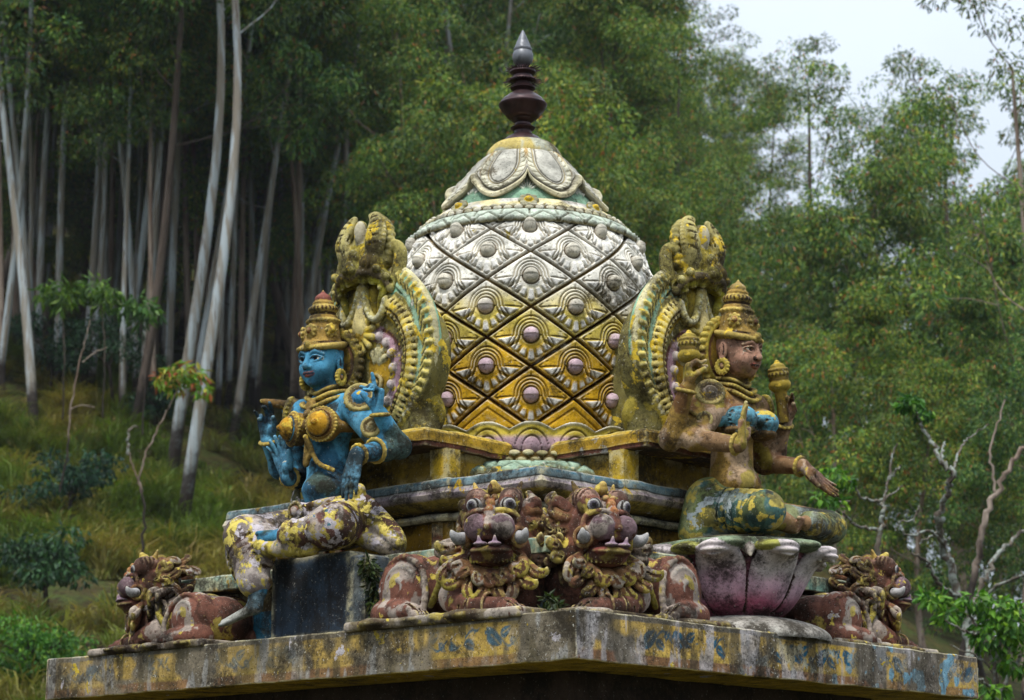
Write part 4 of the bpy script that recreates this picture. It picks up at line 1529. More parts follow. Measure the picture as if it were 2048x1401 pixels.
def medallion(S, N, r, parent, mid):
    S, N = np.array(S, float), unit(N)
    u1 = unit(np.cross(N, (0, 0, 1)))
    u2 = np.cross(N, u1)
    c = Clay(S - r - .05, S + r + .05, .0048, .005)
    c.color('#7d6a40').disc(S, N, r, .026)
    c.color('#a39560').ring(S + N * .022, N, r * .88, .012)
    c.color('#5f5032').ring(S + N * .026, N, r * .66, .008)
    c.color(mid).ball(S + N * .018, r * .50)
    for i in range(20):
        a = 2 * math.pi * i / 20
        c.color('#a8983f').ball(S + N * .012 + r * .98 * (u1 * math.cos(a) + u2 * math.sin(a)), .010, k=.003)
    link('medallion', c.mesh('medallion'), M['gold'], parent)


# ================================================================== the blue seated figure, left
B0 = lw(-1.38, .11)
blue = thing('goddess_statue', B0, 'blue-skinned four-armed seated goddess statue with gold crown, one leg hanging, on a dark block', 'statue', 'seated goddess statues', YAW + math.pi)
SK, DK = '#4787a8', '#1c2c3c'
HB = trans((.045, -.035, 1.468)) @ rotz(R(9)) @ roty(R(3))
b = Clay((-.24, -.56, .0), (.56, .60, 1.66), .0047, .03)
b.color(SK)
b.ball((0, .02, .60), (.16, .20, .13))
b.cone((.015, .02, .68), (.01, -.01, .95), .130, .122, k=.05, flat=((1, 0, 0), .85))
b.ball((.07, .035, .775), (.105, .135, .085), k=.04)
b.ball((.02, -.02, 1.12), (.115, .180, .145), k=.05)
b.cone((0, -.20, 1.215), (0, .18, 1.205), .078, .078, k=.05)
b.cone((.005, -.02, 1.22), (.02, -.03, 1.40), .070, .062, k=.04)
for y in (1, -1):
    b.ball((.125, .098 * y - .01, 1.10), (.095, .085, .085), k=.02)
b.color(DK).ball((.183, .045, .826), .012, op='g', k=.01)
b.color('#2f6f9c').tube([(.14, -.09, .865), (.168, .03, .872), (.14, .14, .862)], .005, op='g', k=.006, n=8)
# arms
b.color(SK)
def arm(c, S, E, W, r=(.074, .060, .056, .040), k=.03):
    c.cone(S, E, r[0], r[1], k=k)
    c.cone(E, W, r[2], r[3], k=k)
arm(b, (-.02, .215, 1.205), (-.05, .455, .965), (.10, .465, 1.115))
arm(b, (.03, .195, 1.185), (.03, .44, .945), (.25, .46, .885), r=(.070, .060, .056, .042))
arm(b, (-.02, -.235, 1.215), (-.04, -.43, .955), (.09, -.385, 1.075))
arm(b, (.0, -.21, 1.18), (-.10, -.31, .885), (.075, -.235, .865), r=(.068, .060, .058, .044))
fist = ((62, 60, 50),) * 4
hand(b, (.115, .462, 1.128), (.06, .06, 1), (1, -.35, 0), (-.25, -1, .1), L=.22, curls=((6, 4, 4), (48, 75, 50), (55, 80, 50), (58, 75, 45)), thumb=((.7, .7, .4), (.8, .3, .6)))
b.color('#5f8fa8')
hand(b, (.262, .462, .872), (.16, -.10, -1), (-1, -.2, 0), (.0, -1, .0), L=.23, curls=((4, 8, 6), (2, 6, 6), (2, 6, 8), (4, 8, 8)), thumb=((.9, .35, .3), (1, .1, .1)), spread=.02)
b.color('#52707c')
hand(b, (.10, -.382, 1.092), (.12, -.05, 1), (.9, .5, 0), (-.3, 1, 0), L=.22, curls=((10, 22, 20), (20, 40, 30), (62, 70, 40), (40, 20, 10)), thumb=((.8, .5, .5), (.8, .1, .7)))
b.color('#4d7f9c')
hand(b, (.085, -.238, .872), (.24, -.26, 1), (.95, .1, -.1), (.2, 1, .2), L=.235, curls=((4, 6, 4), (4, 5, 4), (8, 8, 6), (14, 10, 8)), thumb=((.75, .6, .25), (.9, .35, .2)), spread=.07)
# legs run on under the cloth, feet show
b.color(SK)
b.cone((.0, .12, .60), (.29, .31, .53), .105, .085, k=.03).cone((.29, .31, .53), (.40, .10, .495), .075, .045, k=.03)
b.cone((.0, -.10, .59), (.35, -.21, .53), .10, .08, k=.03).cone((.35, -.21, .53), (.415, -.075, .24), .07, .045, k=.03)
b.cone((.40, .10, .495), (.425, .02, .490), .040, .036, k=.02)
for i in range(5):
    z = .520 - .018 * i
    b.cone((.43, .03, z - .004), (.445, -.052 + .006 * i, z - .004), .0145, .0115 if i else .0145, k=.004)
b.color('#5f7884').cone((.415, -.075, .24), (.43, -.085, .15), .042, .040, k=.02)
b.color('#85857f').cone((.43, -.085, .145), (.50, -.22, .075), .038, .026, k=.02, flat=((.35, .3, 1), .7))
for i in range(5):
    o = (i - 2) * .015
    b.cone((.495 + o * .5, -.21 + o * .8, .078), (.515 + o * .6, -.245 + o * .8 + abs(o) * .3, .062), .0115, .009, k=.004)
b.M = HB
head(b, SK, DK, '#7d4438', 1.04)
def skin_patches(pal, lo=.54):
    def f(V, C):
        for i, (c_, th, sc_, k_) in enumerate(pal):
            n = vnoise(V, sc_, 40 + i, 4)
            w_ = sstep(th, th + .05, n) * k_ * (C.max(1) > .05) * sstep(1.42, 1.34, V[:, 2]) * (V[:, 2] > .5)
            C = mixc(C, hexc(c_), w_)
        return V, C
    return f


link('body', b.mesh('body', skin_patches((('#27506b', .53, 5, .85), ('#5f9cb9', .56, 7, .7), ('#4a5238', .60, 6, .8), ('#2a2a22', .64, 9, .8)))), M['blue_skin'], blue)
link('crown', crown(HB, '#7d4a42', 1.04), M['gold'], blue)
link('halo', halo(HB), M['gold'], blue)
em = earring(.040)
for y in (1, -1):
    o = link('earring', em, M['gold'], blue)
    o.matrix_local = Matrix((HB @ trans((-.012, .118 * y, -.098))).tolist())
# bodice
c = Clay((-.12, -.24, .96), (.30, .24, 1.30), .0045, .006)
for y in (1, -1):
    cc = np.array((.128, .098 * y - .01, 1.10))
    dr = unit((.93, .30 * y, .0))
    c.color('#7d6230').ball(cc + dr * .006, (.096, .088, .088), k=.008)
    c.color('#ab8022').ball(cc + dr * .034, (.080, .070, .070), k=.003)
    c.color('#a3741a').ball(cc + dr * .112, (.017, .017, .017), k=.008)
    c.color('#4a3018').ring(cc + dr * .060, dr, .068, .005, op='g', k=.004)
    c.color('#9c8440')
    u1 = unit(np.cross(dr, (0, 0, 1)))
    for i in range(30):
        a = 2 * math.pi * i / 30
        c.ball(cc + dr * .036 + .087 * (u1 * math.cos(a) + np.array((0, 0, 1)) * math.sin(a)), .0095, k=.003)
    c.color('#7d6230').tube([cc + np.array((-.02, .07 * y, -.01)), (.04, .175 * y - .01, 1.09), (-.03, .185 * y - .01, 1.09)], .030, .018, k=.01, n=8)
c.color('#6b5530').ball((.17, -.01, 1.11), (.02, .025, .03), k=.008)
link('bodice', c.mesh('bodice'), M['gold'], blue)
# necklaces, chains, sashes over the shoulders, arm rings
c = Clay((-.16, -.56, .64), (.34, .60, 1.40), .0052, .006)
def collar(c, P, r, beads, col, col2):
    c.color(col).tube(P, r, n=26)
    L = spline(P, beads)
    for p in L: c.color(col2).ball(p + unit(p * (1, 1, 0)) * r * .8, r * .75, k=.003)
G1, G2 = '#7c6634', '#a08c48'
for (w, d, zt, zb, r) in ((.085, .075, 1.335, 1.285, .012), (.120, .098, 1.305, 1.245, .013), (.155, .112, 1.275, 1.205, .013)):
    collar(c, [(-.05, -.02 - w, zt), (d * .7, -.02 - w * .75, (zt + zb) / 2 + .005), (d + .012, -.02, zb), (d * .7, -.02 + w * .75, (zt + zb) / 2 + .005), (-.05, -.02 + w, zt)], r, 30, G1, G2)
c.color('#8a6f3a').ball((.125, -.02, 1.215), (.02, .032, .036), k=.005).ring((.14, -.02, 1.215), (1, 0, .2), .020, .007)
c.color('#6b5530').ball((.15, -.015, 1.165), (.025, .03, .028), k=.005)
for y in (1, -1):
    c.color(G1).tube([(.19, .01, 1.04), (.165, .03, .97), (.150, .05 * y + .02, .90), (.12, .13 * y * .9 + .03, .86)][:3 if y < 0 else 4], .012, n=12)
c.tube([(.165, .0, 1.03), (.160, -.01, .96), (.158, -.015, .905)], .014, .018, n=8)
link('necklace', c.mesh('necklace'), M['gold'], blue)
medallion((.045, .262, 1.225), (.75, .60, .28), .080, blue, '#3b7ca6')
medallion((.02, -.285, 1.235), (.6, -.75, .25), .072, blue, '#3b7ca6')
medallion((.075, .385, 1.055), (.85, .50, .15), .052, blue, '#8f8360')
for args in (((.10, .465, 1.108), (.15, .05, 1), .042), ((.115, .452, .925), (.9, .1, -.25), .058), ((.235, .458, .89), (.95, .1, -.3), .046), ((.09, -.385, 1.075), (.5, .2, 1), .043), ((.065, -.24, .868), (.9, .4, -.1), .048), ((-.035, -.29, .885), (.9, .4, 0), .060)):
    bangle(*args, blue)
c = Clay((-.10, -.46, 1.20), (.20, -.16, 1.36), .0048, .006)
c.color('#7a5e34').tube([(.13, -.40, 1.29), (.10, -.34, 1.275), (.04, -.27, 1.262), (-.03, -.22, 1.28)], [.012, .022, .026, .02], n=10)
link('sash_end', c.mesh('sash_end'), M['gold'], blue)
# cloth over hips and legs
c = Clay((-.26, -.42, .14), (.54, .62, .84), .0054, .03)
MA, YE, LI = '#5c4038', '#b0a04a', '#8a7f7c'
c.color(MA)
c.ball((-.01, .02, .60), (.195, .245, .125))
c.cone((.0, .13, .60), (.29, .33, .535), .135, .115, k=.04)
c.color('#6b4a44').ball((.30, .33, .53), (.12, .11, .105), k=.03)
c.color(MA).cone((.29, .33, .525), (.395, .13, .495), .100, .066, k=.03)
c.color(LI).cone((.0, -.11, .60), (.35, -.215, .535), .120, .098, k=.05)
c.ball((.37, -.225, .525), (.095, .095, .088), k=.03)
c.cone((.385, -.225, .52), (.42, -.10, .28), .108, .085, k=.04)
c.cone((.36, -.13, .50), (.40, -.04, .39), .085, .05, k=.04)
c.color(YE).tube([(.36, -.31, .50), (.40, -.27, .40), (.41, -.18, .28)], .045, .03, k=.03, n=8)
c.tube([(.10, .02, .56), (.28, -.06, .50), (.41, -.05, .455), (.40, .10, .43), (.33, .22, .425)], .05, .035, k=.03, n=12)
c.color('#6e5a3a').ring((.414, -.088, .262), (.1, .4, -1), .066, .016, k=.008)
c.ring((.398, .125, .495), (.35, -1, 0), .064, .015, k=.008).ring((.385, .155, .50), (.35, -1, 0), .072, .010, k=.006)
# belt, clasp, bow, flying sash
c.color('#6a5230')
c.ring((.01, .03, .70), (.12, -.12, 1), .150, .022, k=.012)
c.ball((.175, -.03, .655), (.05, .055, .05), k=.008)
c.color('#8c7a40')
for i in range(14):
    a = 2 * math.pi * i / 14
    c.ball((.215, -.03 + .045 * math.cos(a), .655 + .045 * math.sin(a)), .011, k=.003)
c.color('#6d4a3e').ball((.222, -.03, .655), (.02, .026, .026), k=.004)
c.color('#6b4c40')
c.tube([(.02, .20, .70), (.02, .30, .64), (.02, .39, .54), (.0, .48, .455)], [.05, .06, .08, .075], k=.03, n=12, flat=((1, 0, 0), .55))
c.color('#8d8034').tube([(.05, .235, .70), (.05, .345, .62), (.05, .44, .53), (.03, .53, .455)], .022, .03, k=.012, n=12)
c.ring((.03, .245, .745), (1, 0, 0), .028, .018, k=.01)
c.tube([(.07, .30, .50), (.07, .38, .47), (.04, .47, .44)], .035, .03, k=.02, n=8)
# the sash end standing up on her far side
c.color('#8f9a78').tube([(-.02, -.24, .60), (-.02, -.285, .70), (-.02, -.28, .80)], [.03, .04, .025], k=.01, n=8, flat=((1, 0, 0), .6))
# folds
c.color('#54413a')
for (S, E) in (((.0, .13, .60), (.29, .33, .535)), ((.0, -.11, .60), (.35, -.215, .535)), ((.385, -.225, .52), (.42, -.10, .28))):
    S, E = np.array(S), np.array(E)
    ax = unit(E - S)
    u1 = unit(np.cross(ax, (.3, .2, 1)))
    u2 = np.cross(ax, u1)
    for t in np.linspace(.25, 1.0, 6):
        P = []
        for a in np.linspace(-2.4, 2.4, 14):
            P.append(S + (E - S) * (t + .10 * math.cos(a * 1.3)) + .122 * (u1 * math.cos(a) + u2 * math.sin(a)) * (1 if S[2] > .57 and E[2] > .5 else .86))
        c.tube(P, .0058, op='g', k=.010)
def worn_cloth(V, C):
    n1, n2, n3 = vnoise(V, 10, 51, 4), vnoise(V, 19, 52, 4), vnoise(V, 6, 53, 3)
    C = mixc(C, hexc('#aaa09a'), sstep(.52, .55, n1) * .8)
    C = mixc(C, hexc('#bda94e'), sstep(.55, .58, n2) * sstep(.40, .5, n3) * .9)
    C = mixc(C, hexc('#33241e'), sstep(.45, .37, n1) * .7)
    return V, C


link('skirt', c.mesh('skirt', worn_cloth), M['cloth'], blue)

# the stained block she sits on
tb = thing('throne_block', lw(-1.41, .0115), 'dark blue stained block under the blue goddess statue', 'plinth', rz=YAW)
V, Fq, Cc = sweep(rect(-.19, .19, -.286, .286), [(0, 0, '#2b3846'), (0, .40, '#2b3846'), (-.01, .415, '#5a5d5c'), (-.05, .418, '#5a5d5c')], step=.03, amp=.006, seed=31)
link('block', make_mesh('block', V, Fq, Cc, sharp=40), M['seat'], tb)
V, Fq, Cc = sweep(rect(-.19, .25, -.40, -.289), [(0, 0, '#4d565c'), (0, .38, '#56606a'), (-.01, .39, '#6b6d6c')], step=.03, amp=.006, seed=32)
link('side_pier', make_mesh('side_pier', V, Fq, Cc, sharp=40), M['seat'], tb)

# ================================================================== the seated figure on the lotus, right
C0 = lw(.03, -1.46)
gold_s = thing('goddess_statue', C0, 'brown and yellow weathered four-armed goddess statue with blue breast band, seated on the lotus pedestal', 'statue', 'seated goddess statues', YAW - math.pi / 2)
SK, DK = '#83674a', '#2c1c14'
HC = trans((.055, -.035, 1.505)) @ rotz(R(2)) @ roty(R(5))
b = Clay((-.26, -.56, .48), (.56, .60, 1.72), .0047, .03)
b.color(SK)
b.ball((-.01, -.03, .66), (.16, .20, .12))
b.cone((.0, -.05, .72), (.005, -.04, .98), .128, .118, k=.05, flat=((1, 0, 0), .88))
b.ball((.065, -.06, .80), (.10, .13, .085), k=.04)
b.ball((.015, -.03, 1.15), (.115, .175, .145), k=.05)
b.cone((-.01, -.18, 1.245), (-.01, .16, 1.245), .075, .075, k=.05)
b.cone((.0, -.02, 1.25), (.03, -.03, 1.43), .068, .060, k=.04)
for y in (1, -1):
    b.ball((.115, .092 * y - .03, 1.125), (.090, .080, .080), k=.02)
b.color(DK).ball((.168, -.085, .855), .011, op='g', k=.008)
b.color('#6a4a34')
for z in (.90, .765):
    b.tube([(.10, -.17, z - .01), (.155, -.06, z), (.11, .07, z - .01)], .0045, op='g', k=.006, n=8)
b.color(SK)
arm(b, (-.02, -.195, 1.235), (-.07, -.455, 1.0), (.04, -.455, 1.245))
arm(b, (.02, -.175, 1.215), (.03, -.385, .995), (.27, -.335, .945), r=(.070, .060, .056, .042))
arm(b, (-.02, .20, 1.235), (.0, .34, 1.02), (.115, .275, 1.155))
arm(b, (.01, .18, 1.20), (-.04, .30, .965), (.22, .275, .915), r=(.068, .058, .054, .042))
b.color('#9a7660')
hand(b, (.045, -.455, 1.262), (.05, .02, 1), (.6, .7, 0), (.6, -.5, .1), L=.22, curls=((50, 60, 50), (60, 70, 50), (62, 74, 50), (55, 70, 50)), thumb=((.7, .4, .7), (.6, -.2, .8)))
hand(b, (.285, -.325, .957), (.03, .06, 1), (.85, .5, .0), (.3, .9, .15), L=.225, curls=((4, 5, 4), (3, 4, 4), (5, 6, 5), (8, 8, 8)), thumb=((.5, .85, .15), (.85, .5, .1)), spread=.06)
hand(b, (.122, .270, 1.168), (.08, .0, 1), (.5, -.8, 0), (.85, .3, 0), L=.21, curls=((40, 60, 50), (52, 66, 50), (20, 25, 10), (8, 10, 8)), thumb=((.7, .4, .7), (.7, -.1, .8)))
b.color('#a3938c')
hand(b, (.235, .278, .912), (.25, .38, -.36), (.75, -.1, .5), (-.5, .2, -.6), L=.24, curls=((3, 5, 5), (2, 4, 4), (3, 5, 5), (6, 6, 6)), thumb=((.5, .8, .2), (.8, .4, .1)), spread=.05)
b.color(SK)
b.cone((.0, -.14, .66), (.31, -.19, .62), .10, .08, k=.03).cone((.31, -.19, .62), (.32, .02, .57), .07, .045, k=.03)
b.cone((.0, .12, .66), (.24, .44, .62), .10, .08, k=.03).cone((.24, .44, .62), (.36, .10, .585), .07, .04, k=.03)
b.color('#9a7660')
for i in range(5):
    b.cone((.36 - .01 * i, .08, .60 - .013 * i), (.385 - .01 * i, .005 + .008 * i, .60 - .016 * i), .013, .011, k=.004)
b.M = HC
head(b, '#9b7664', DK, '#7d453a', 1.04)
link('body', b.mesh('body', skin_patches((('#8a7030', .48, 5, .8), ('#a8917c', .57, 7, .7), ('#5a3a26', .57, 6, .8), ('#8f8232', .62, 9, .8)))), M['fair_skin'], gold_s)
link('crown', crown(HC, '#8f7a4a', 1.04), M['gold'], gold_s)
link('halo', halo(HC), M['gold'], gold_s)
for y in (1, -1):
    o = link('earring', em, M['gold'], gold_s)
    o.matrix_local = Matrix((HC @ trans((-.012, .118 * y, -.098))).tolist())
# breast band
c = Clay((-.14, -.26, .99), (.28, .20, 1.28), .0045, .006)
for y in (1, -1):
    cc = np.array((.118, .092 * y - .03, 1.125))
    c.color('#5a93a8').ball(cc, (.098, .088, .074), k=.008)
    c.color('#6b5230').ball(cc + np.array((0, 0, -.06)), (.085, .08, .030), k=.008)
c.color('#5a93a8').tube([(.05, -.205, 1.12), (-.03, -.21, 1.12)], .04, .025, k=.01)
c.ball((.185, -.03, 1.125), (.025, .03, .028), k=.008)
c.color('#24505f')
for y in (1, -1):
    for q in (-.045, -.02, .008, .035):
        c.tube([(.19 - abs(q) * .4, -.03 + .03 * y, 1.125 + q * .25), (.205 - abs(q) * .5, -.03 + .10 * y, 1.125 + q), (.11, -.03 + .185 * y, 1.125 + q * .8)], .0045, op='g', k=.004, n=10)
link('breast_band', c.mesh('breast_band'), M['teal_cloth'], gold_s)
c = Clay((-.16, -.56, .84), (.34, .44, 1.44), .0052, .006)
for (w, d, zt, zb, r) in ((.085, .075, 1.365, 1.315, .012), (.120, .098, 1.335, 1.275, .013), (.155, .112, 1.305, 1.235, .013)):
    collar(c, [(-.06, -.02 - w, zt), (d * .7, -.02 - w * .75, (zt + zb) / 2 + .005), (d + .008, -.02, zb), (d * .7, -.02 + w * .75, (zt + zb) / 2 + .005), (-.06, -.02 + w, zt)], r, 30, G1, G2)
link('necklace', c.mesh('necklace'), M['gold'], gold_s)
medallion((.025, -.245, 1.25), (.65, -.72, .28), .074, gold_s, '#9a8d80')
medallion((.0, .255, 1.25), (.5, .8, .2), .066, gold_s, '#9a8d80')
medallion((.045, -.325, 1.10), (.75, -.62, .1), .036, gold_s, '#8f7a40')
for args in (((.035, -.455, 1.235), (.3, 0, 1), .044), ((.255, -.34, .948), (.95, .15, -.15), .047), ((.11, .278, 1.15), (.5, -.3, 1), .042), ((.21, .275, .917), (.95, -.05, -.2), .046), ((-.035, -.335, 1.115), (-.2, -.6, -.75), .066)):
    bangle(*args, gold_s)
# crossed legs under cloth
c = Clay((-.26, -.40, .46), (.52, .66, .92), .0054, .03)
TE = '#3f5f5c'
c.color(TE)
c.ball((-.02, -.03, .63), (.185, .235, .125))
c.cone((-.06, -.14, .70), (-.10, -.16, .56), .14, .13, k=.05)
c.cone((.0, -.14, .655), (.30, -.19, .625), .125, .108, k=.04)
c.ball((.315, -.185, .62), (.105, .10, .095), k=.03)
c.color('#7f8a8a').cone((.02, .12, .645), (.25, .44, .61), .105, .085, k=.03)
c.cone((.25, .45, .61), (.36, .14, .585), .085, .060, k=.03)
c.color('#3d6f84').ball((.25, .47, .61), (.09, .09, .078), k=.02)
c.color('#8a7a60').ring((.365, .13, .585), (-.3, 1, 0), .056, .013, k=.008)
c.color('#2c4644')
for (S, E, r) in (((.0, -.14, .655), (.30, -.19, .625), .113), ((.25, .45, .61), (.36, .14, .585), .072)):
    S, E = np.array(S), np.array(E)
    ax = unit(E - S)
    u1 = unit(np.cross(ax, (.1, .2, 1)))
    u2 = np.cross(ax, u1)
    for t in np.linspace(.2, 1.05, 6):
        c.tube([S + (E - S) * (t + .12 * math.cos(a * 1.2)) + r * (u1 * math.cos(a) + u2 * math.sin(a)) for a in np.linspace(-2.4, 2.4, 14)], .0055, op='g', k=.010)
def worn_teal(V, C):
    n1, n2, n3 = vnoise(V, 10, 61, 4), vnoise(V, 17, 62, 4), vnoise(V, 6, 63, 3)
    C = mixc(C, hexc('#8f988e'), sstep(.54, .58, n1) * .75)
    C = mixc(C, hexc('#6f7436'), sstep(.52, .60, n3) * .7)
    C = mixc(C, hexc('#b3a04a'), sstep(.55, .58, n2) * .85)
    C = mixc(C, hexc('#1f2f2c'), sstep(.45, .37, n1) * .6)
    return V, C


link('skirt', c.mesh('skirt', worn_teal), M['teal_cloth'], gold_s)

# lotus buds in her raised hands
def bud(stem):
    c = Clay((-.07, -.07, -.20), (.07, .07, .17), .0046, .008)
    c.color('#86702e')
    if stem: c.cone((0, 0, -.19), (0, 0, -.02), .026, .034)
    c.color('#8d7a2e').ball((0, 0, .0), (.060, .060, .040))
    c.color('#6d5a2a').ring((0, 0, .034), (0, 0, 1), .042, .010)
    c.color('#94823a').ball((0, 0, .058), (.058, .058, .026))
    for i in range(16):
        a = 2 * math.pi * i / 16
        c.color('#4d3d1c').cone((.060 * math.cos(a), .060 * math.sin(a), .07), (.060 * math.cos(a), .060 * math.sin(a), .045), .0035, op='g', k=.003)
    c.color('#7d6a34').ring((0, 0, .082), (0, 0, 1), .046, .009)
    c.color('#94823a').ball((0, 0, .098), (.040, .040, .022)).ball((0, 0, .122), .014)
    return c.mesh('bud')


for stem, p, lab in ((True, (.135, .215, 1.35), 'yellow lotus bud on a thick stalk in the far hand of the brown goddess'),
                     (False, (.055, -.45, 1.415), 'brown lotus bud standing on the near raised hand of the brown goddess')):
    o = link('lotus_bud', bud(stem), M['gold'])
    Rm = Matrix.Rotation(YAW - math.pi / 2, 4, 'Z')
    o.location = Vector(C0) + Rm @ Vector(p)
    o.rotation_euler = (R(10) if stem else 0, 0, YAW - math.pi / 2)
    tag(o, lab, 'lotus bud', 'lotus buds held by the brown goddess')

# the lotus she sits on
lot = thing('lotus_pedestal', C0, 'pink and white lotus pedestal with curled petals on a round mound', 'pedestal', rz=YAW - math.pi / 2)
c = Clay((-.58, -.58, .03), (.58, .58, .56), .0062, .015)
c.color('#8d5a6a')
for i in range(9):
    c.disc((0, 0, .13 + .036 * i), (0, 0, 1), .20 + .022 * i, .022, k=.01)
for k in range(8):
    a = R(22.5 + 45 * k)
    ca, sa = math.cos(a), math.sin(a)
    Pt = lambda r, z: (r * ca, r * sa, z)
    c.color('#9b6b78')
    P = spline([Pt(.17, .13), Pt(.255, .20), Pt(.31, .29), Pt(.36, .37), Pt(.43, .415), Pt(.475, .40)], 16)
    W_ = np.interp(np.linspace(0, 1, 16), [0, .3, .6, .85, 1], [.075, .118, .125, .085, .02])
    for i in range(15):
        d_ = unit(P[i + 1] - P[i])
        nn = unit(np.cross(d_, (-sa, ca, 0)))
        c.cone(P[i], P[i + 1], W_[i], W_[i + 1], k=.008, flat=(nn, .30))
    c.color('#4f3a36')
    a2 = a + R(22.5)
    c.tube([(.205 * math.cos(a2), .205 * math.sin(a2), .13), (.29 * math.cos(a2), .29 * math.sin(a2), .22), (.335 * math.cos(a2), .335 * math.sin(a2), .31)], .009, op='g', k=.01, n=10)
c.color('#74836a').disc((0, 0, .458), (0, 0, 1), .425, .028, r=.015)
for k in range(12):
    a = R(30 * k)
    c.color('#8a8a44' if k % 2 else '#74836a').ball((.42 * math.cos(a), .42 * math.sin(a), .455 - .016 * (k % 2)), (.085, .085, .028), k=.02)
    c.color('#a39a92').cone((.40 * math.cos(a + .26), .40 * math.sin(a + .26), .43), (.45 * math.cos(a + .26), .45 * math.sin(a + .26), .385), .035, .008, k=.012)
c.color('#4d4a3a').disc((0, 0, .492), (0, 0, 1), .30, .02)


def petal_paint(V, C):
    pet = np.linalg.norm(C - np.array(hexc('#9b6b78')), axis=1) < .02
    n = vnoise(V, 6, 3, 4)
    z = V[:, 2] + .12 * (n - .5)
    g = mixc(np.array(hexc('#955068')), hexc('#bd9cae'), sstep(.15, .27, z))
    g = mixc(g, hexc('#b9b0b2'), sstep(.26, .36, z))
    C = np.where(pet[:, None], g, C)
    return V, C


link('petals', c.mesh('petals', petal_paint), M['lotus'], lot)
c = Clay((-.60, -.60, -.02), (.60, .60, .16), .009, .02)
c.color('#8e8a88').ball((0, 0, .0), (.47, .47, .125))
c.color('#3d3833')
for k in range(9):
    a = R(40 * k)
    c.tube([(.20 * math.cos(a), .20 * math.sin(a), .116), (.32 * math.cos(a + .16), .32 * math.sin(a + .16), .095), (.42 * math.cos(a - .05), .42 * math.sin(a - .05), .06)], .009, op='g', k=.01, n=8)
link('mound', c.mesh('mound'), M['bare'], lot)

def weed(loc, r, label, seed):
    rg_ = np.random.default_rng(seed)
    t = thing('weed', loc, label, 'plant')
    mb = Mesh()
    for q in range(5):
        clump(mb, rg_.normal(size=3) * np.array((.04, .04, .09)) * r / .1 + (0, 0, r), r * .7, 60, rg_, (['#2c3a1c', '#3d4a22', '#4a4a24', '#2a2c1a'], [3, 3, 2, 2]), .045, .018, 1.0)
    link('leaves', mb.build('leaves', False), M['shrub_leaf'], t)
# ------------------------------------------------------------------ hill, forest, grass, shrubs
def ground_z(x, y):
    x, y = np.asarray(x, float), np.asarray(y, float)
    prof = np.interp(y, [-60, 18, 30, 38, 48, 60, 72, 90, 120, 170, 260], [-2.6, -2.6, -1.2, 1.3, 4.0, 7.4, 11.9, 18.5, 30, 53, 84])
    side = 1 - .70 * sstep(1, 20, x - .08 * (y - 40))
    z = -2.6 + (prof + 2.6) * side
    z = z + .24 * np.clip(-x - 5, 0, 14) * sstep(34, 56, y)
    P = np.stack([x, y, x * 0], -1).reshape(-1, 3)
    z = z + (1.1 * (vnoise(P, .13, 5, 3) - .5) + .5 * (vnoise(P, .6, 6, 3) - .5)).reshape(x.shape) * sstep(20, 34, y)
    return z


def gz(x, y):
    return float(ground_z(np.array([x]), np.array([y]))[0])


def foot(px, py, y0=28, y1=150):
    """where the sight line of a photo pixel meets the hill"""
    for Y in np.arange(y0, y1, .25):
        p = at(px, py, Y)
        if p.z <= gz(p.x, p.y):
            return Vector((p.x, p.y, gz(p.x, p.y)))
    p = at(px, py, 90)
    return Vector((p.x, p.y, gz(p.x, p.y)))


nx, ny = 190, 210
gx = np.sign(np.linspace(-1, 1, nx)) * np.abs(np.linspace(-1, 1, nx)) ** 1.8 * 260
gy = np.concatenate([np.linspace(-60, 25, 20), np.linspace(25.5, 100, 150), np.linspace(102, 320, 40)])
GX, GY = np.meshgrid(gx, gy, indexing='ij')
V = np.stack([GX, GY, ground_z(GX, GY)], -1).reshape(-1, 3)
t = NT('hill_soil')
c = t.mix(t.rng(t.noise(.5, 8, .65, seed=1), .38, .62), hexc('#2b2417'), hexc('#4a4426'))
c = t.mix(t.rng(t.noise(1.6, 8, .7, seed=2), .45, .6), c, hexc('#3a4420'))
c = t.mix(t.rng(t.noise(7, 6, .7, seed=3), .5, .62), c, hexc('#231b12'))
tag(link('hill', make_mesh('hill', V, grid_faces(nx, len(gy))), t.done(c, .95, t.bump(t.noise(5, 6, .7), .8, .08), .1)), kind='structure')


def leaf_material(name, trans=.35, rough=.5):
    t = NT(name)
    a = t.n('ShaderNodeAttribute', attribute_name='paint')
    col = a.outputs['Color']
    info = t.n('ShaderNodeObjectInfo')
    col = t.mix(1.0, col, t.mix(info.outputs['Random'], (.72, .84, .95), (1.38, 1.22, .88)), 'MULTIPLY')
    t.b.inputs['Roughness'].default_value = rough
    t.b.inputs['Specular IOR Level'].default_value = .25
    t.l(col, t.b.inputs['Base Color'])
    tr = t.n('ShaderNodeBsdfTranslucent')
    t.l(t.mix(1.0, col, (1.1, 1.2, .6), 'MULTIPLY'), tr.inputs['Color'])
    mx = t.n('ShaderNodeMixShader')
    mx.inputs[0].default_value = trans
    t.l(t.b.outputs[0], mx.inputs[1])
    t.l(tr.outputs[0], mx.inputs[2])
    t.l(mx.outputs[0], t.out.inputs[0])
    return t.m


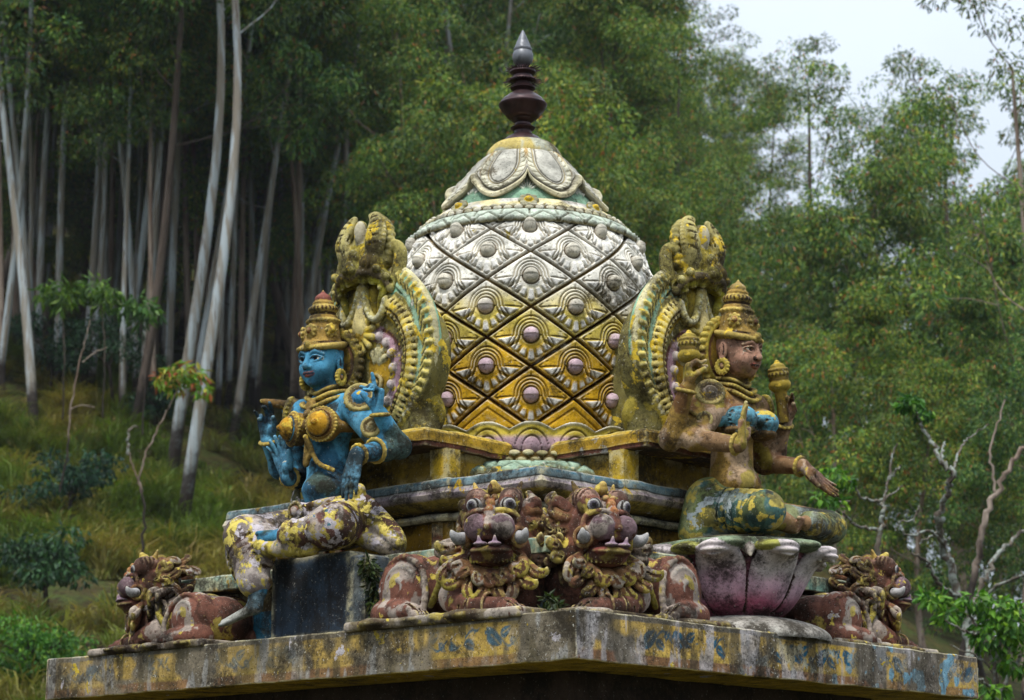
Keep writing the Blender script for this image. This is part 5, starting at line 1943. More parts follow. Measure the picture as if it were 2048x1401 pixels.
def bark_material(name, base, streak, dark, lichen=None, base_dark=True):
    t = NT(name)
    v = t.noise(1, 7, .6, dist=.5, co=t.map((5.5, 5.5, .35)), seed=2)
    col = t.mix(t.rng(v, .42, .56), hexc(base), hexc(streak))
    col = t.mix(t.rng(t.noise(1, 6, .65, co=t.map((9, 9, .6)), seed=5), .55, .66), col, hexc(dark))
    if lichen:
        col = t.mix(t.rng(t.noise(9, 8, .7, seed=8), .47, .56), col, hexc(lichen))
    if base_dark:                        # rough bark stays on the foot of the trunk
        sx = t.n('ShaderNodeSeparateXYZ')
        t.l(t.co, sx.inputs[0])
        hgt = t.math('ADD', sx.outputs[2], t.math('MULTIPLY', t.math('SUBTRACT', t.noise(2.5, 5, seed=9), .5), 3.0))
        col = t.mix(t.rng(hgt, .8, 2.0, 1, 0), col, hexc('#2a2420'))
    return t.done(col, .8, t.bump(t.noise(12, 6, .7, co=t.map((1, 1, .15))), .5, .03), .2)


M['leaf'] = leaf_material('eucalyptus_leaf', .24)
M['shrub_leaf'] = leaf_material('shrub_leaf', .3)
M['bark_pale'] = bark_material('pale_gum_bark', '#9aa3a6', '#7b7468', '#5a4e44')
M['bark_brown'] = bark_material('brown_gum_bark', '#6d5b4e', '#85786c', '#40342c')
M['bark_dark'] = bark_material('dark_bark', '#4a3f36', '#5b5048', '#2c2622')
M['bark_lichen'] = bark_material('lichened_bark', '#4a4138', '#5f574c', '#2f2822', '#7c827a', base_dark=False)


class Mesh:
    def __init__(s): s.V, s.F, s.C, s.n = [], [], [], 0

    def tube(s, P, r0, r1, n=8, col=(.5, .5, .5)):
        P = np.asarray(P, float)
        m = len(P)
        T = np.gradient(P, axis=0)
        T /= np.linalg.norm(T, axis=1)[:, None] + 1e-9
        ref = np.array((.31, .95, .07))
        U = np.cross(T, ref)
        U /= np.linalg.norm(U, axis=1)[:, None] + 1e-9
        W = np.cross(T, U)
        r = np.linspace(r0, r1, m) if np.isscalar(r0) else np.asarray(r0)
        a = 2 * math.pi * np.arange(n) / n
        V = P[None] + r[None, :, None] * (np.cos(a)[:, None, None] * U[None] + np.sin(a)[:, None, None] * W[None])
        s.V.append(V.reshape(-1, 3))
        s.F.append(grid_faces(n, m, True) + s.n)
        s.C.append(np.tile(col, (n * m, 1)))
        s.n += n * m

    def leaves(s, pos, direc, length, width, col, rg):
        """diamond leaves: pos (n,3), direc (n,3)"""
        n = len(pos)
        d = direc / (np.linalg.norm(direc, axis=1)[:, None] + 1e-9)
        q = rg.normal(size=(n, 3))
        u = np.cross(d, q)
        u /= np.linalg.norm(u, axis=1)[:, None] + 1e-9
        L, Wd = np.asarray(length)[:, None], np.asarray(width)[:, None]
        sag = np.cross(d, u) * L * .12
        V = np.stack([pos, pos + d * L * .45 + u * Wd * .5 + sag, pos + d * L, pos + d * L * .45 - u * Wd * .5 + sag], 1)
        s.V.append(V.reshape(-1, 3))
        s.F.append(np.arange(4 * n).reshape(n, 4) + s.n)
        s.C.append(np.repeat(col, 4, 0))
        s.n += 4 * n

    def build(s, name, smooth=True):
        return make_mesh(name, np.vstack(s.V), np.vstack(s.F), np.vstack(s.C), smooth)


def leaf_cols(n, rg, pal, wts, base=None):
    pal = np.array([hexc(p) for p in pal])
    c = pal[rg.choice(len(pal), n, p=np.array(wts) / sum(wts))]
    return c * rg.uniform(.75, 1.3, (n, 1))


GUM = (['#4f6c2c', '#3a5a2c', '#637d34', '#878f3c', '#305038', '#8c5834'], [5, 4, 4, 2.4, 2.5, .8])


def clump(mb, c, r, n, rg, pal, ll=.30, lw_=.075, flat=.62, tint=1.0):
    d = rg.normal(size=(n, 3))
    d /= np.linalg.norm(d, axis=1)[:, None]
    rad = rg.uniform(.35, 1.0, n) ** .5
    p = c + d * rad[:, None] * np.array((r, r, r * flat))
    dr = d * .6 + np.array((0, 0, -.75)) + rg.normal(size=(n, 3)) * .45
    L = ll * rg.uniform(.7, 1.3, n)
    mb.leaves(p, dr, L, lw_ * rg.uniform(.7, 1.3, n), leaf_cols(n, rg, *pal) * tint, rg)


def gum_tree(seed, H=24.0, fork=.42, spread=4.2, dens=1.0, r0=.26, sparse=False, twin=False):
    """trunk+limbs mesh and crown mesh, foot at the origin"""
    rg = np.random.default_rng(seed)
    wood, crown = Mesh(), Mesh()
    lean = rg.normal(size=2) * .035
    hs = np.linspace(0, 1, 14)
    wob = rg.normal(size=2) * .35
    path = np.stack([lean[0] * H * hs + wob[0] * np.sin(hs * 5 + seed), lean[1] * H * hs + wob[1] * np.sin(hs * 4), H * .92 * hs - .4], -1)
    wood.tube(path, r0 * (1.25 - 1.15 * hs ** .9) + .03, None, 10)
    tips = []
    nb = 11 if not sparse else 9
    for i in range(nb):
        h = fork + (.97 - fork) * (i + rg.uniform(0, .6)) / nb
        j = h / .92 * 13
        k = min(int(j), 12)
        p0 = path[k] + (path[k + 1] - path[k]) * (j - k if j - k < 1 else 1)
        az = i * 2.4 + rg.uniform(-.5, .5)
        L = spread * (1.15 - .75 * max(0, (h - fork) / (1 - fork))) * rg.uniform(.7, 1.15)
        up = rg.uniform(.8, 1.7)
        L = L / math.hypot(1, up) * 1.25
        e = p0 + np.array((math.cos(az), math.sin(az), up)) * L
        mid = p0 + np.array((math.cos(az) * .6, math.sin(az) * .6, up * .35)) * L
        br = spline([p0, mid, e], 9)
        rb = max(.022, r0 * .24 * (1.15 - h))
        wood.tube(br, rb, .018, 6)
        for q in range(4 if not sparse else 3):
            t = rg.uniform(.45, 1)
            b0 = br[int(t * 8)]
            b1 = b0 + np.array((math.cos(az + rg.uniform(-1.2, 1.2)), math.sin(az + rg.uniform(-1.2, 1.2)), rg.uniform(-.1, .8))) * L * .4
            wood.tube(spline([b0, (b0 + b1) / 2 + (0, 0, .15), b1], 5), .022, .01, 4)
            tips.append(b1)
        tips.append(e)
    tips.append(path[-1])
    for tp in tips:
        tint = rg.uniform(.5, 1.4)
        for q in range(2 if sparse else 3):
            c = tp + rg.normal(size=3) * np.array((.75, .75, .45))
            clump(crown, c, rg.uniform(.55, 1.05), int(rg.uniform(105, 180) * dens), rg, GUM, .24, .062, tint=tint)
    return wood.build('trunk'), crown.build('crown', False)


KINDS = {
    'big': [gum_tree(14, 25, .50, 3.6, 1.0, .12), gum_tree(15, 26, .46, 3.8, 1.0, .175)],
    'tall': [gum_tree(11, 24, .42, 3.4, 1.0, .12), gum_tree(12, 23, .48, 3.2, 1.0, .11), gum_tree(13, 25, .38, 3.6, 1.0, .125)],
    'pole': [gum_tree(41, 25, .52, 2.4, .9, .10), gum_tree(42, 26, .58, 2.3, .9, .095), gum_tree(43, 24, .48, 2.5, .9, .11)],
    'low': [gum_tree(21, 17, .14, 4.2, 1.15, .16), gum_tree(22, 18, .18, 4.4, 1.15, .16), gum_tree(23, 15, .10, 4.0, 1.25, .15)],
    'open': [gum_tree(31, 24, .46, 4.6, .95, .20, True), gum_tree(32, 25, .40, 5.0, .95, .20, True)],
}
tree_n = 0
BARK = ['bark_pale', 'bark_brown', 'bark_pale', 'bark_dark']


def tree(kind, i, x, y, s, rot, bark, label, group=None, dz=0.0, tilt=(0, 0)):
    tm, cm = KINDS[kind][i % len(KINDS[kind])]
    r = thing('gum_tree', (x, y, gz(x, y) + dz), label, 'tree', group)
    r.rotation_euler = (tilt[0], tilt[1], rot)
    r.scale = (s, s, s)
    tr = bpy.data.objects.new('trunk', tm)
    COL.objects.link(tr)
    tr.parent = r
    if not tm.materials: tm.materials.append(None)
    tr.material_slots[0].link = 'OBJECT'
    tr.material_slots[0].material = M[bark]
    link('crown', cm, M['leaf'], r)
    return r


# trees one can tell apart: foot surveyed in the photo -> (px, py, kind, scale, bark, lean, label)
LEFT = [
    (368, 962, 'big', 1.00, 'bark_pale', -5.5, 'thick pale gum trunk with dark foot, left of the pair behind the blue goddess'),
    (392, 1052, 'big', .95, 'bark_pale', -5.0, 'pale gum tree with the lowest foot on the grass, right of the thick pair'),
    (462, 888, 'tall', .80, 'bark_pale', 5.0, 'slim straight pale gum tree between the thick pair and the blue goddess'),
    (52, 868, 'tall', .85, 'bark_pale', 6.0, 'pale leaning gum tree standing low at the far left grass edge'),
    (6, 730, 'tall', .75, 'bark_pale', 3.0, 'grey gum tree cut by the left edge of the photo'),
    (118, 720, 'tall', .80, 'bark_brown', 7.0, 'brown leaning gum tree second from the left edge'),
    (178, 690, 'tall', .78, 'bark_pale', 3.0, 'grey gum tree behind the thin bare sapling'),
    (240, 800, 'tall', .82, 'bark_pale', 4.0, 'slender pale gum tree above the dark shrubs'),
    (262, 860, 'tall', .85, 'bark_dark', 7.0, 'dark footed leaning gum tree above the broken white stem'),
    (322, 740, 'tall', .72, 'bark_brown', 3.0, 'brown gum tree just left of the thick pale pair'),
    (500, 730, 'tall', .70, 'bark_brown', 4.0, 'brown gum tree in the dark wood right of the slim pale one'),
    (585, 780, 'tall', .72, 'bark_pale', 3.0, 'pale gum tree rising right behind the blue goddess crown'),
    (560, 700, 'tall', .62, 'bark_dark', 1.0, 'thin dark gum tree left of the blue goddess crown'),
    (640, 720, 'tall', .72, 'bark_brown', 3.0, 'brown gum tree behind the left gable mask'),
]
k = 0
for px, py, kind, s, bark, ln, lab in LEFT:
    p = foot(px, py)
    tree(kind, 0 if kind == 'big' else k, p.x, p.y, s, 0.9 if kind == 'big' else R(40 * k + 15), bark, lab, tilt=(0, R(ln)))
    k += 1
more = np.random.default_rng(77)
for px, py in ((70, 640), (150, 700), (300, 690), (210, 640), (410, 700), (480, 660), (545, 740), (620, 680), (350, 650), (20, 690)):
    p = foot(px, py)
    tree('low', int(more.integers(0, 3)), p.x, p.y, more.uniform(.36, .58), more.uniform(0, 6.28), 'bark_dark',
         'young leafy gum tree growing between the trunks of the left wood', 'young gum trees between the left trunks')
for q in range(84):        # thin poles of the plantation between the surveyed ones
    px = more.uniform(-20, 700)
    py = more.uniform(660, 860) if px > 250 else more.uniform(600, 800)
    p = foot(px, py)
    tree('pole', int(more.integers(0, 3)), p.x, p.y, more.uniform(.62, .9), more.uniform(0, 6.28), BARK[int(more.integers(0, 3))],
         'thin gum pole among the trunks of the dark wood on the left', 'thin gum poles of the left wood', tilt=(more.normal() * .03, R(more.uniform(0, 6))))
RIGHT = [   # (px of trunk, depth, crown top py, kind, bark, label)
    (790, 66, -120, 'tall', 'bark_brown', 'red brown gum trunk rising behind the left gable mask'),
    (1625, 62, 10, 'open', 'bark_dark', 'tall open gum tree with a round top against the sky at right'),
    (1870, 66, 105, 'open', 'bark_dark', 'gum tree with a flat wide top against the sky right of the tallest'),
    (2030, 48, -60, 'open', 'bark_brown', 'near gum tree whose branches hang into the right edge of the photo'),
    (1450, 105, 85, 'tall', 'bark_dark', 'misty distant gum tree below the open sky'),
    (1330, 74, 10, 'open', 'bark_dark', 'gum tree with a long branch reaching right over the sky, right of the finial'),
    (1240, 70, -60, 'tall', 'bark_dark', 'dense gum tree just right of the finial'),
    (1285, 84, -30, 'tall', 'bark_dark', 'tall gum tree at the left end of the open sky'),
    (1395, 92, 115, 'tall', 'bark_dark', 'distant gum tree under the long branch right of the finial'),
    (1515, 96, 150, 'tall', 'bark_dark', 'distant gum tree filling the gap left of the tallest round topped one'),
    (1815, 92, 190, 'tall', 'bark_dark', 'distant gum tree seen between the round topped and the flat topped one'),
    (1960, 95, 300, 'tall', 'bark_dark', 'distant gum tree under the sky gap at the right edge'),
    (1760, 60, 255, 'low', 'bark_brown', 'yellow green bushy gum tree below the flat topped one'),
    (1980, 78, 370, 'low', 'bark_dark', 'dark gum tree low at the right edge under the sky gap'),
]
for j, (px, Y, top, kind, bark, lab) in enumerate(RIGHT):
    p = at(px, top, Y)
    z0 = gz(p.x, Y)
    tm, cm = KINDS[kind][j % len(KINDS[kind])]
    Hm = max(v.co.z for v in cm.vertices)
    tree(kind, j, p.x, Y, (p.z - z0) / Hm, R(70 * j), bark, lab)
# the mass of the wood behind, each tree on its own
rg = np.random.default_rng(5)
n_w = 0
spots = []
for row, (Y, x0, x1, step) in enumerate(((72, -32, 9, 4.2), (80, -34, 18, 4.0), (90, -36, 26, 4.2), (101, -38, 30, 4.2), (112, -40, 22, 4.2), (124, -42, 16, 4.4), (138, -44, 10, 5.0))):
    for x in np.arange(x0, x1, step):
        spots.append((x + rg.uniform(-1.4, 1.4), Y + rg.uniform(-3.5, 3.5), row))
for (x, y, row) in spots:
    kind = 'tall' if rg.random() < (.65, .6, .5, .3, .15, .1, .0)[row] else 'low'
    if x > 6: kind = 'low' if rg.random() < .5 else 'tall'
    s = rg.uniform(.72, .95) if x < 8 else rg.uniform(.62, .80)
    px = 1024 + F_PX * x / y
    if px > 1280: s *= .80 if y < 85 else .62
    if px > 1230:                     # the wood drops away to the right and leaves the sky open
        lim = float(np.interp(px, [1230, 1320, 1400, 1500, 1800, 2150], [-300, 10, 100, 140, 250, 340]))
        s = max(.25, min(s, (at(px, lim, y).z - gz(x, y)) / 25.5))
    tree(kind, int(rg.integers(0, 3)), x, y, s, rg.uniform(0, 6.28), BARK[int(rg.integers(0, 4))],
         'gum tree in the crowded wood on the hillside behind the shrine', 'gum trees of the wood behind', tilt=(rg.normal() * .03, rg.normal() * .03))
# lower leafy trees filling the right slope
for (px, Y, top, s_) in ((1360, 52, 560, 1), (1560, 50, 640, 1), (1650, 47, 560, 1), (1830, 46, 640, 1), (1930, 50, 560, 1), (2020, 45, 640, 1), (1420, 62, 330, 1), (1690, 60, 400, 1),
                         (1900, 60, 430, 1), (2040, 58, 470, 1), (1130, 60, 120, 1), (960, 62, 190, 1), (870, 60, 230, 1), (1010, 66, 60, 1), (1190, 64, 260, 1), (1290, 60, 380, 1), (1350, 64, 270, 1)):
    p = at(px, top, Y)
    z0 = gz(p.x, Y)
    j = int(rg.integers(0, 3))
    Hm = max(v.co.z for v in KINDS['low'][j][1].vertices)
    s = max(.35, min(1.25, (p.z - z0) / Hm))
    dz = (p.z - s * Hm) - z0
    tree('low', j, p.x, Y, s, rg.uniform(0, 6.28), 'bark_brown', 'bushy green gum tree filling the slope behind the dome and the right goddess', 'bushy gum trees on the right slope', dz=min(0, dz))

# ------------------------------------------------------------------ grass tussocks on the slope (uncountable: one object)
gm = Mesh()
n_t = 5000
X = rg.uniform(-27, 4, n_t * 3)
Y = rg.uniform(31, 94, n_t * 3)
keep = np.abs(X) < .34 * Y
dens = vnoise(np.stack([X, Y, X * 0], -1), .35, 9, 3)
keep &= (rg.random(len(X)) < sstep(.30, .55, dens) * np.where(Y > 64 - 2.0 * np.clip(X + 6, -12, 20) * 1.0, .25, 1))
X, Y = X[keep][:n_t], Y[keep][:n_t]
Zt = ground_z(X, Y)
hue = vnoise(np.stack([X, Y, X * 0], -1), .5, 12, 3)
pos, dr, L, C = [], [], [], []
for x, y, z, h in zip(X, Y, Zt, hue):
    big = rg.random() < .45
    n = int(rg.integers(56, 90)) if big else int(rg.integers(16, 28))
    a = rg.uniform(0, 6.28, n)
    tl = rg.uniform(.15, 1.25, n) if big else rg.uniform(.15, .9, n)
    sc = rg.uniform(.7, 1.15) if big else rg.uniform(.25, .55)
    pos.append(np.column_stack([x + rg.normal(size=n) * .09, y + rg.normal(size=n) * .09, np.full(n, z - .03)]))
    dr.append(np.column_stack([np.cos(a) * tl, np.sin(a) * tl, np.ones(n)]))
    L.append(sc * rg.uniform(.6, 1.2, n))
    base = mixc(np.array(hexc('#566a34')), hexc('#857c4c'), float(np.clip((h - .44) / .16 + rg.normal() * .35, 0, 1))) * rg.uniform(.7, 1.25)
    C.append(base[None] * rg.uniform(.6, 1.3, (n, 1)) * (1 + rg.normal(size=(n, 3)) * .06))
pos, dr, L, C = np.vstack(pos), np.vstack(dr), np.concatenate(L), np.vstack(C)
# two-part blades: rising half, then arching half
d1 = dr / np.linalg.norm(dr, axis=1)[:, None]
p1 = pos + d1 * L[:, None] * .6
d2 = d1 * np.array((1.6, 1.6, .25)) + np.array((0, 0, -.1))
d2 /= np.linalg.norm(d2, axis=1)[:, None]
u = np.cross(d1, (0, 0, 1.0))
u /= np.linalg.norm(u, axis=1)[:, None] + 1e-9
w = (.010 + .012 * rg.random(len(L)))[:, None]
p2 = p1 + d2 * L[:, None] * .5
Vv = np.stack([pos - u * w, pos + u * w, p1 + u * w * .9, p1 - u * w * .9, p2 + u * w * .15, p2 - u * w * .15], 1)
nn = len(L)
idx = np.arange(nn)[:, None] * 6
Fq = np.vstack([idx + np.array([0, 1, 2, 3]), idx + np.array([3, 2, 4, 5])])
tag(link('grass', make_mesh('grass', Vv.reshape(-1, 3), Fq, np.repeat(C, 6, 0), False), leaf_material('dry_grass', .25, .7)), kind='stuff')


# ------------------------------------------------------------------ shrubs, saplings
def shrub(px, py, h, label, pal, seed, stem=.5, n=12, ll=.14, lw_=.06, r=.35, group=None, name='shrub', bark='bark_dark', Y=None):
    rg = np.random.default_rng(seed)
    p = foot(px, py) if Y is None else at(px, py, Y)
    t = thing(name, p, label, 'shrub', group)
    wd, cr = Mesh(), Mesh()
    top = np.array((rg.uniform(-.2, .2), rg.uniform(-.2, .2), h * stem))
    wd.tube(spline([(0, 0, -.2), top * .5 + rg.normal(size=3) * .08, top], 8), .06, .035, 7)
    for i in range(n):
        a = i * 2.4
        e = top + np.array((math.cos(a) * rg.uniform(.3, 1), math.sin(a) * rg.uniform(.3, 1), rg.uniform(-.25, 1.0))) * h * .42
        wd.tube(spline([top * rg.uniform(.6, 1), (top + e) / 2 + (0, 0, .05), e], 6), .022, .008, 5)
        for q in range(2):
            clump(cr, e + rg.normal(size=3) * .12, r * rg.uniform(.7, 1.2), 85, rg, pal, ll, lw_, .6, rg.uniform(.8, 1.2))
    link('stem', wd.build('stem'), M[bark], t)
    link('leaves', cr.build('leaves', False), M['shrub_leaf'], t)


DKG = (['#1f3a2a', '#27472c', '#335233', '#1a3024'], [3, 3, 2, 2])
BRG = (['#37601f', '#4c7826', '#2a5020', '#6f9433'], [3, 3, 2.5, 1.2])
shrub(135, 1075, 2.3, 'dark green shrub with a bare leaning stem in the middle of the left grass', DKG, 1, .45)
shrub(100, 1240, 1.9, 'lowest dark shrub on the left grass, leaning stem, above the slab end', DKG, 2, .5, 10)
shrub(225, 830, 3.2, 'dark bush beside the gum trunks halfway up the left slope', DKG, 3, .5, 13, r=.5)
shrub(85, 800, 2.6, 'dark round bush at the left edge high on the slope', DKG, 4, .5, 11, r=.45)
shrub(45, 1400, 1.4, 'bright green leafy bush in the lower left corner', (['#2f5a20', '#3f6c26', '#254a20', '#557a2c'], [3, 3, 3, 1]), 5, .4, 16, .09, .05, .33)
shrub(590, 720, 2.6, 'dark bush in the shade of the wood behind the blue goddess', DKG, 6, .5, 11, r=.5)
shrub(300, 870, 1.6, 'small dark bush right of the broken white stem', DKG, 7, .5, 9, r=.3)


def stems(name, label, cat, paths, mat, leaves=(), seed=0, pal=None, lsize=(.2, .06)):
    """a bare stem through surveyed points: paths = [(points [(px,py,Y)], r0, r1)]; leaves = [(px,py,Y,r,n)]"""
    rg = np.random.default_rng(seed)
    base = at(*paths[0][0][0])
    t = thing(name, base, label, cat)
    wd = Mesh()
    for P, r0, r1 in paths:
        Q = np.array([np.array(at(*q)) for q in P]) - np.array(base)
        S = spline(Q, 6 * len(Q))
        S[1:-1] += rg.normal(size=S[1:-1].shape) * r0 * .25
        wd.tube(S, r0 * .52, r1 * .52, 8)
    link('stem', wd.build('stem'), M[mat], t)
    if leaves:
        lv = Mesh()
        for (px, py, Y, r, n) in leaves:
            clump(lv, np.array(at(px, py, Y)) - np.array(base), r, int(n * 1.35), rg, pal, lsize[0], lsize[1], .6)
        link('leaves', lv.build('leaves', False), M['shrub_leaf'], t)
    return t


YR = (['#6d8a2a', '#7f7a2a', '#8a4a2a', '#4f7a26', '#9a9a3a'], [3, 2, 1.6, 3, 1])
stems('sapling', 'thin sapling with one tuft of yellow and red leaves before the thick pale trunks', 'tree',
      [([(284, 1110, 44), (288, 1020, 44), (280, 960, 44), (296, 900, 44), (320, 850, 44), (345, 800, 44), (362, 765, 44)],   .05, .022), ([(286, 985, 44), (268, 940, 44), (258, 905, 44)], .04, .02)],
      'bark_brown', [(330, 758, 44, .24, 50), (358, 742, 44, .28, 70), (388, 752, 44, .27, 60), (405, 778, 44, .18, 30), (350, 775, 44, .16, 20)], 3, YR, (.20, .065))
stems('sapling', 'thin bare sapling with a forked top on the left grass', 'tree',
      [([(120, 985, 46), (135, 900, 46), (140, 830, 46), (155, 740, 46), (172, 680, 46), (180, 640, 46)], .045, .018), ([(165, 725, 46), (190, 705, 46), (215, 695, 46)], .03, .015), ([(141, 820, 46), (160, 812, 46), (190, 815, 46)], .03, .012)],
      'bark_brown', seed=4)
stems('broken_stem', 'broken white stem standing in the left grass', 'stump', [([(256, 910, 45), (257, 875, 45), (262, 858, 45), (276, 853, 45)], .055, .04)], 'bark_lichen', seed=5)
# tufts of light green leaves hanging before the dark wood
for px, py, lab in ((195, 575, 'light green hanging leaf tuft on a thin stem before the left trunks'), (275, 610, 'second light leaf tuft, lower right of the first, before the left trunks'), (115, 580, 'dull green leaf branch before the far left trunks')):
    stems('young_tree', lab, 'tree', [([(px + 10, py + 260, 50), (px + 14, py + 120, 50), (px + 5, py + 20, 50)], .035, .015)], 'bark_dark', [(px, py, 50, .34, 60), (px + 24, py + 12, 50, .28, 40), (px - 24, py + 8, 50, .24, 30), (px + 6, py + 30, 50, .2, 20)], px, (['#3f5f24', '#54702c', '#2f4c24'], [3, 2, 2]), (.26, .07))

# ------------------------------------------------------------------ lichened bare trees at the right
D1 = 27
stems('bare_tree', 'tall bare lichened tree with one leafy twig on top, right of the far lion', 'tree', [
    ([(1945, 1480, D1), (1942, 1330, D1), (1936, 1240, D1), (1905, 1140, D1), (1886, 1085, D1), (1880, 1040, D1 - .3), (1896, 985, D1 - .5), (1904, 950, D1 - .6), (1882, 920, D1 - .5), (1856, 875, D1 - .4), (1834, 835, D1 - .4), (1822, 812, D1 - .4)], .115, .022),
    ([(1890, 935, D1 - .5), (1884, 905, D1 - .2), (1890, 884, D1)], .035, .02),
    ([(1904, 950, D1 - .6), (1912, 920, D1 - .4), (1925, 890, D1 - .2), (1950, 868, D1), (1978, 848, D1)], .035, .012),
    ([(1934, 1235, D1), (1962, 1175, D1 + .3), (1996, 1108, D1 + .5), (2050, 1062, D1 + .8)], .075, .04),
    ([(1938, 1245, D1), (1985, 1180, D1 - .3), (2050, 1150, D1 - .6)], .05, .03),
    ([(1920, 1195, D1), (1878, 1165, D1 - .3), (1856, 1125, D1 - .5), (1822, 1106, D1 - .6)], .05, .025),
    ([(1888, 1090, D1), (1862, 1062, D1 - .3), (1822, 1072, D1 - .5), (1796, 1050, D1 - .5)], .04, .016),
    ([(1880, 1062, D1), (1850, 1080, D1 - .2), (1838, 1088, D1 - .2)], .03, .012)],
    'bark_lichen', [(1822, 805, D1 - .4, .13, 60), (1846, 826, D1 - .4, .10, 40), (1806, 812, D1 - .4, .08, 26)], 7, BRG, (.10, .055))
D2 = 26
stems('bare_tree', 'smaller twisted white branched tree below the outstretched hand', 'tree', [
    ([(1752, 1180, D2), (1756, 1090, D2), (1766, 1035, D2), (1758, 1003, D2)], .06, .045),
    ([(1758, 1003, D2), (1722, 996, D2 - .2), (1706, 965, D2 - .3), (1662, 957, D2 - .4)], .035, .012),
    ([(1758, 1003, D2), (1782, 990, D2 + .2), (1806, 972, D2 + .3)], .03, .012),
    ([(1766, 1010, D2), (1776, 965, D2), (1792, 945, D2), (1802, 930, D2)], .035, .018), ([(1780, 960, D2), (1784, 915, D2), (1796, 888, D2)], .03, .014),
    ([(1756, 1060, D2), (1714, 1050, D2 - .2), (1684, 1028, D2 - .3), (1652, 1012, D2 - .4)], .04, .014),
    ([(1700, 1003, D2), (1664, 1006, D2), (1640, 1020, D2)], .02, .01),
    ([(1838, 1012, D2), (1826, 1040, D2), (1800, 1045, D2), (1790, 1062, D2)], .025, .012)],
    'bark_lichen', [(1665, 950, D2 - .4, .16, 60), (1690, 962, D2 - .4, .12, 36), (1650, 990, D2 - .4, .15, 45), (1675, 1010, D2 - .4, .12, 30)], 8, BRG, (.09, .05))
stems('bare_tree', 'brown leaning trunk at the right edge behind the lichen covered tree', 'tree', [
    ([(1925, 1320, 31), (1945, 1180, 31), (1966, 1060, 31), (1990, 985, 31), (2030, 920, 31), (2060, 880, 31)], .10, .05), ([(1990, 985, 31), (1982, 900, 31), (2010, 800, 31)], .04, .02)], 'bark_brown', seed=9)
D3 = 24
stems('leafy_bush', 'bright green bush with white twigs in the lower right corner', 'shrub', [
    ([(2010, 1520, D3), (2000, 1420, D3), (1990, 1340, D3), (1960, 1270, D3), (1930, 1200, D3)], .05, .02), ([(1995, 1400, D3), (2030, 1330, D3), (2060, 1290, D3)], .04, .025),
    ([(1992, 1380, D3), (1950, 1360, D3 - .3), (1905, 1395, D3 - .4)], .035, .02), ([(1985, 1340, D3), (2010, 1260, D3), (2040, 1200, D3)], .03, .014), ([(1960, 1270, D3), (1930, 1262, D3 - .3), (1890, 1240, D3 - .4)], .03, .014), ([(2000, 1400, D3), (1975, 1330, D3 + .3), (1900, 1290, D3 + .4)], .03, .012)],
    'bark_lichen', [(1990, 1270, D3, .26, 160), (2030, 1240, D3, .3, 190), (1950, 1200, D3, .16, 60), (2040, 1320, D3, .24, 110), (1900, 1230, D3, .14, 50), (1870, 1200, D3, .12, 40), (1985, 1385, D3, .18, 60), (1860, 1195, D3 + .5, .14, 40), (2000, 1215, D3, .2, 90)], 10, BRG, (.105, .055))

weed(lw(-1.57, -.43, .0), .06, 'dark weed growing in the corner between the blue block and the lion', 1)
weed(lw(-1.56, -.405, .20), .05, 'dark moss tuft high on the pier beside the blue goddess skirt', 2)
weed(lw(-1.50, -1.52, .0), .035, 'small dark weed in the gap between the two front lions', 3)
# ------------------------------------------------------------------ light, sky, camera
world = bpy.data.worlds.new('World')
scene.world = world
world.use_nodes = True
wt = world.node_tree
wt.nodes.clear()
wo = wt.nodes.new('ShaderNodeOutputWorld')
bg = wt.nodes.new('ShaderNodeBackground')
sky = wt.nodes.new('ShaderNodeTexSky')
sky.sky_type = 'NISHITA'
sky.sun_disc = False
SUN_EL, SUN_AZ = R(62), R(-20)             # azimuth measured from behind the camera
sky.sun_elevation = SUN_EL
sky.sun_rotation = math.pi + SUN_AZ
sky.air_density, sky.dust_density, sky.ozone_density = 1.0, 3.0, 1.0
mixn = wt.nodes.new('ShaderNodeMix')
mixn.data_type = 'RGBA'
mixn.inputs[0].default_value = .82
# overcast deck: brighter overhead than near the horizon, with soft cloud tone
tcn = wt.nodes.new('ShaderNodeTexCoord')
sep = wt.nodes.new('ShaderNodeSeparateXYZ')
wt.links.new(tcn.outputs['Generated'], sep.inputs[0])
nz = wt.nodes.new('ShaderNodeTexNoise')
nz.inputs['Scale'].default_value = 5.0
nz.inputs['Detail'].default_value = 6
wt.links.new(tcn.outputs['Generated'], nz.inputs['Vector'])


def wmath(op, x, y, clamp=False):
    m = wt.nodes.new('ShaderNodeMath')
    m.operation = op
    m.use_clamp = clamp
    for i, v in enumerate((x, y)):
        if isinstance(v, (int, float)): m.inputs[i].default_value = v
        else: wt.links.new(v, m.inputs[i])
    return m.outputs[0]


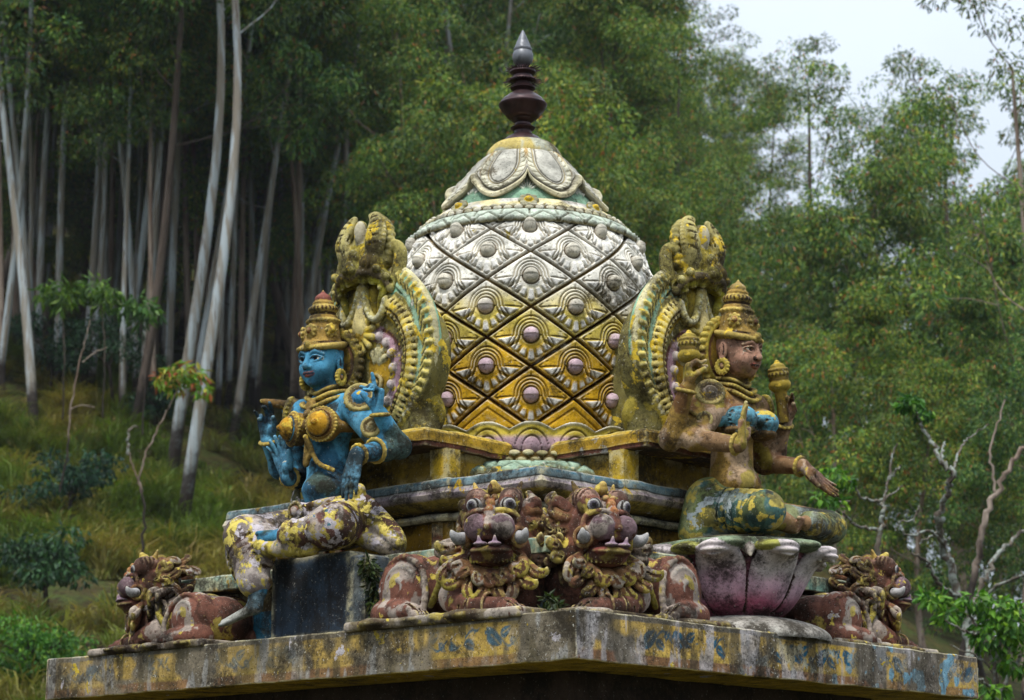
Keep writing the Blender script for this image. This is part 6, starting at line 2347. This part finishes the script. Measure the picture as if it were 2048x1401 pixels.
up = wmath('MAXIMUM', sep.outputs[2], 0.0)
kf = wmath('ADD', wmath('MULTIPLY', up, 1.15), .30)
kf = wmath('MULTIPLY', kf, wmath('ADD', wmath('MULTIPLY', nz.outputs['Fac'], .35), .83))
mul = wt.nodes.new('ShaderNodeMix')
mul.data_type = 'RGBA'
mul.blend_type = 'MULTIPLY'
mul.inputs[0].default_value = 1
mul.inputs[6].default_value = (7.9, 8.7, 9.7, 1)
cmb = wt.nodes.new('ShaderNodeCombineXYZ')
for i in range(3): wt.links.new(kf, cmb.inputs[i])
wt.links.new(cmb.outputs[0], mul.inputs[7])
wt.links.new(mul.outputs[2], mixn.inputs[7])
wt.links.new(sky.outputs[0], mixn.inputs[6])
wt.links.new(mixn.outputs[2], bg.inputs[0])
bg.inputs[1].default_value = .08
wt.links.new(bg.outputs[0], wo.inputs[0])
sl = bpy.data.lights.new('sun', 'SUN')
sl.energy = 1.5
sl.angle = R(12)
sl.color = (1.0, .965, .91)
so = bpy.data.objects.new('sun', sl)
COL.objects.link(so)
d = Vector((math.sin(SUN_AZ) * math.cos(SUN_EL), -math.cos(SUN_AZ) * math.cos(SUN_EL), math.sin(SUN_EL)))   # towards the sun
so.rotation_euler = d.to_track_quat('Z', 'Y').to_euler()
so.location = (0, 0, 60)

cd = bpy.data.cameras.new('camera')
cam = bpy.data.objects.new('camera', cd)
COL.objects.link(cam)
cam.location = CAM
cam.rotation_euler = (math.pi / 2 + PITCH, 0, 0)
cd.sensor_width = 36
cd.lens = 36 * F_PX / 2048
cd.clip_end = 2000
cd.dof.use_dof = True
cd.dof.focus_distance = 12.0
cd.dof.aperture_fstop = 5.0
scene.camera = cam
vs = scene.view_settings
vs.view_transform, vs.look, vs.gamma, vs.exposure = 'Standard', 'None', 1.0, 1.22
vs.use_curve_mapping = False
scene.cycles.use_denoising = True
scene.cycles.max_bounces = 6
scene.cycles.diffuse_bounces = 3

# thin damp air over the hillside
hz = bpy.data.meshes.new('haze')
bmh = bmesh.new()
bmesh.ops.create_cube(bmh, size=1.0)
bmh.to_mesh(hz)
bmh.free()
ho = link('haze', hz, None)
ho.location = (0, 130, 58)
ho.scale = (700, 460, 128)
tag(ho, kind='stuff')
hm = bpy.data.materials.new('haze')
hm.use_nodes = True
hm.node_tree.nodes.clear()
pv = hm.node_tree.nodes.new('ShaderNodeVolumePrincipled')
pv.inputs['Color'].default_value = (.86, .92, 1.0, 1)
pv.inputs['Density'].default_value = .00016
pv.inputs['Anisotropy'].default_value = .2
mo = hm.node_tree.nodes.new('ShaderNodeOutputMaterial')
hm.node_tree.links.new(pv.outputs[0], mo.inputs['Volume'])
hz.materials.append(hm)
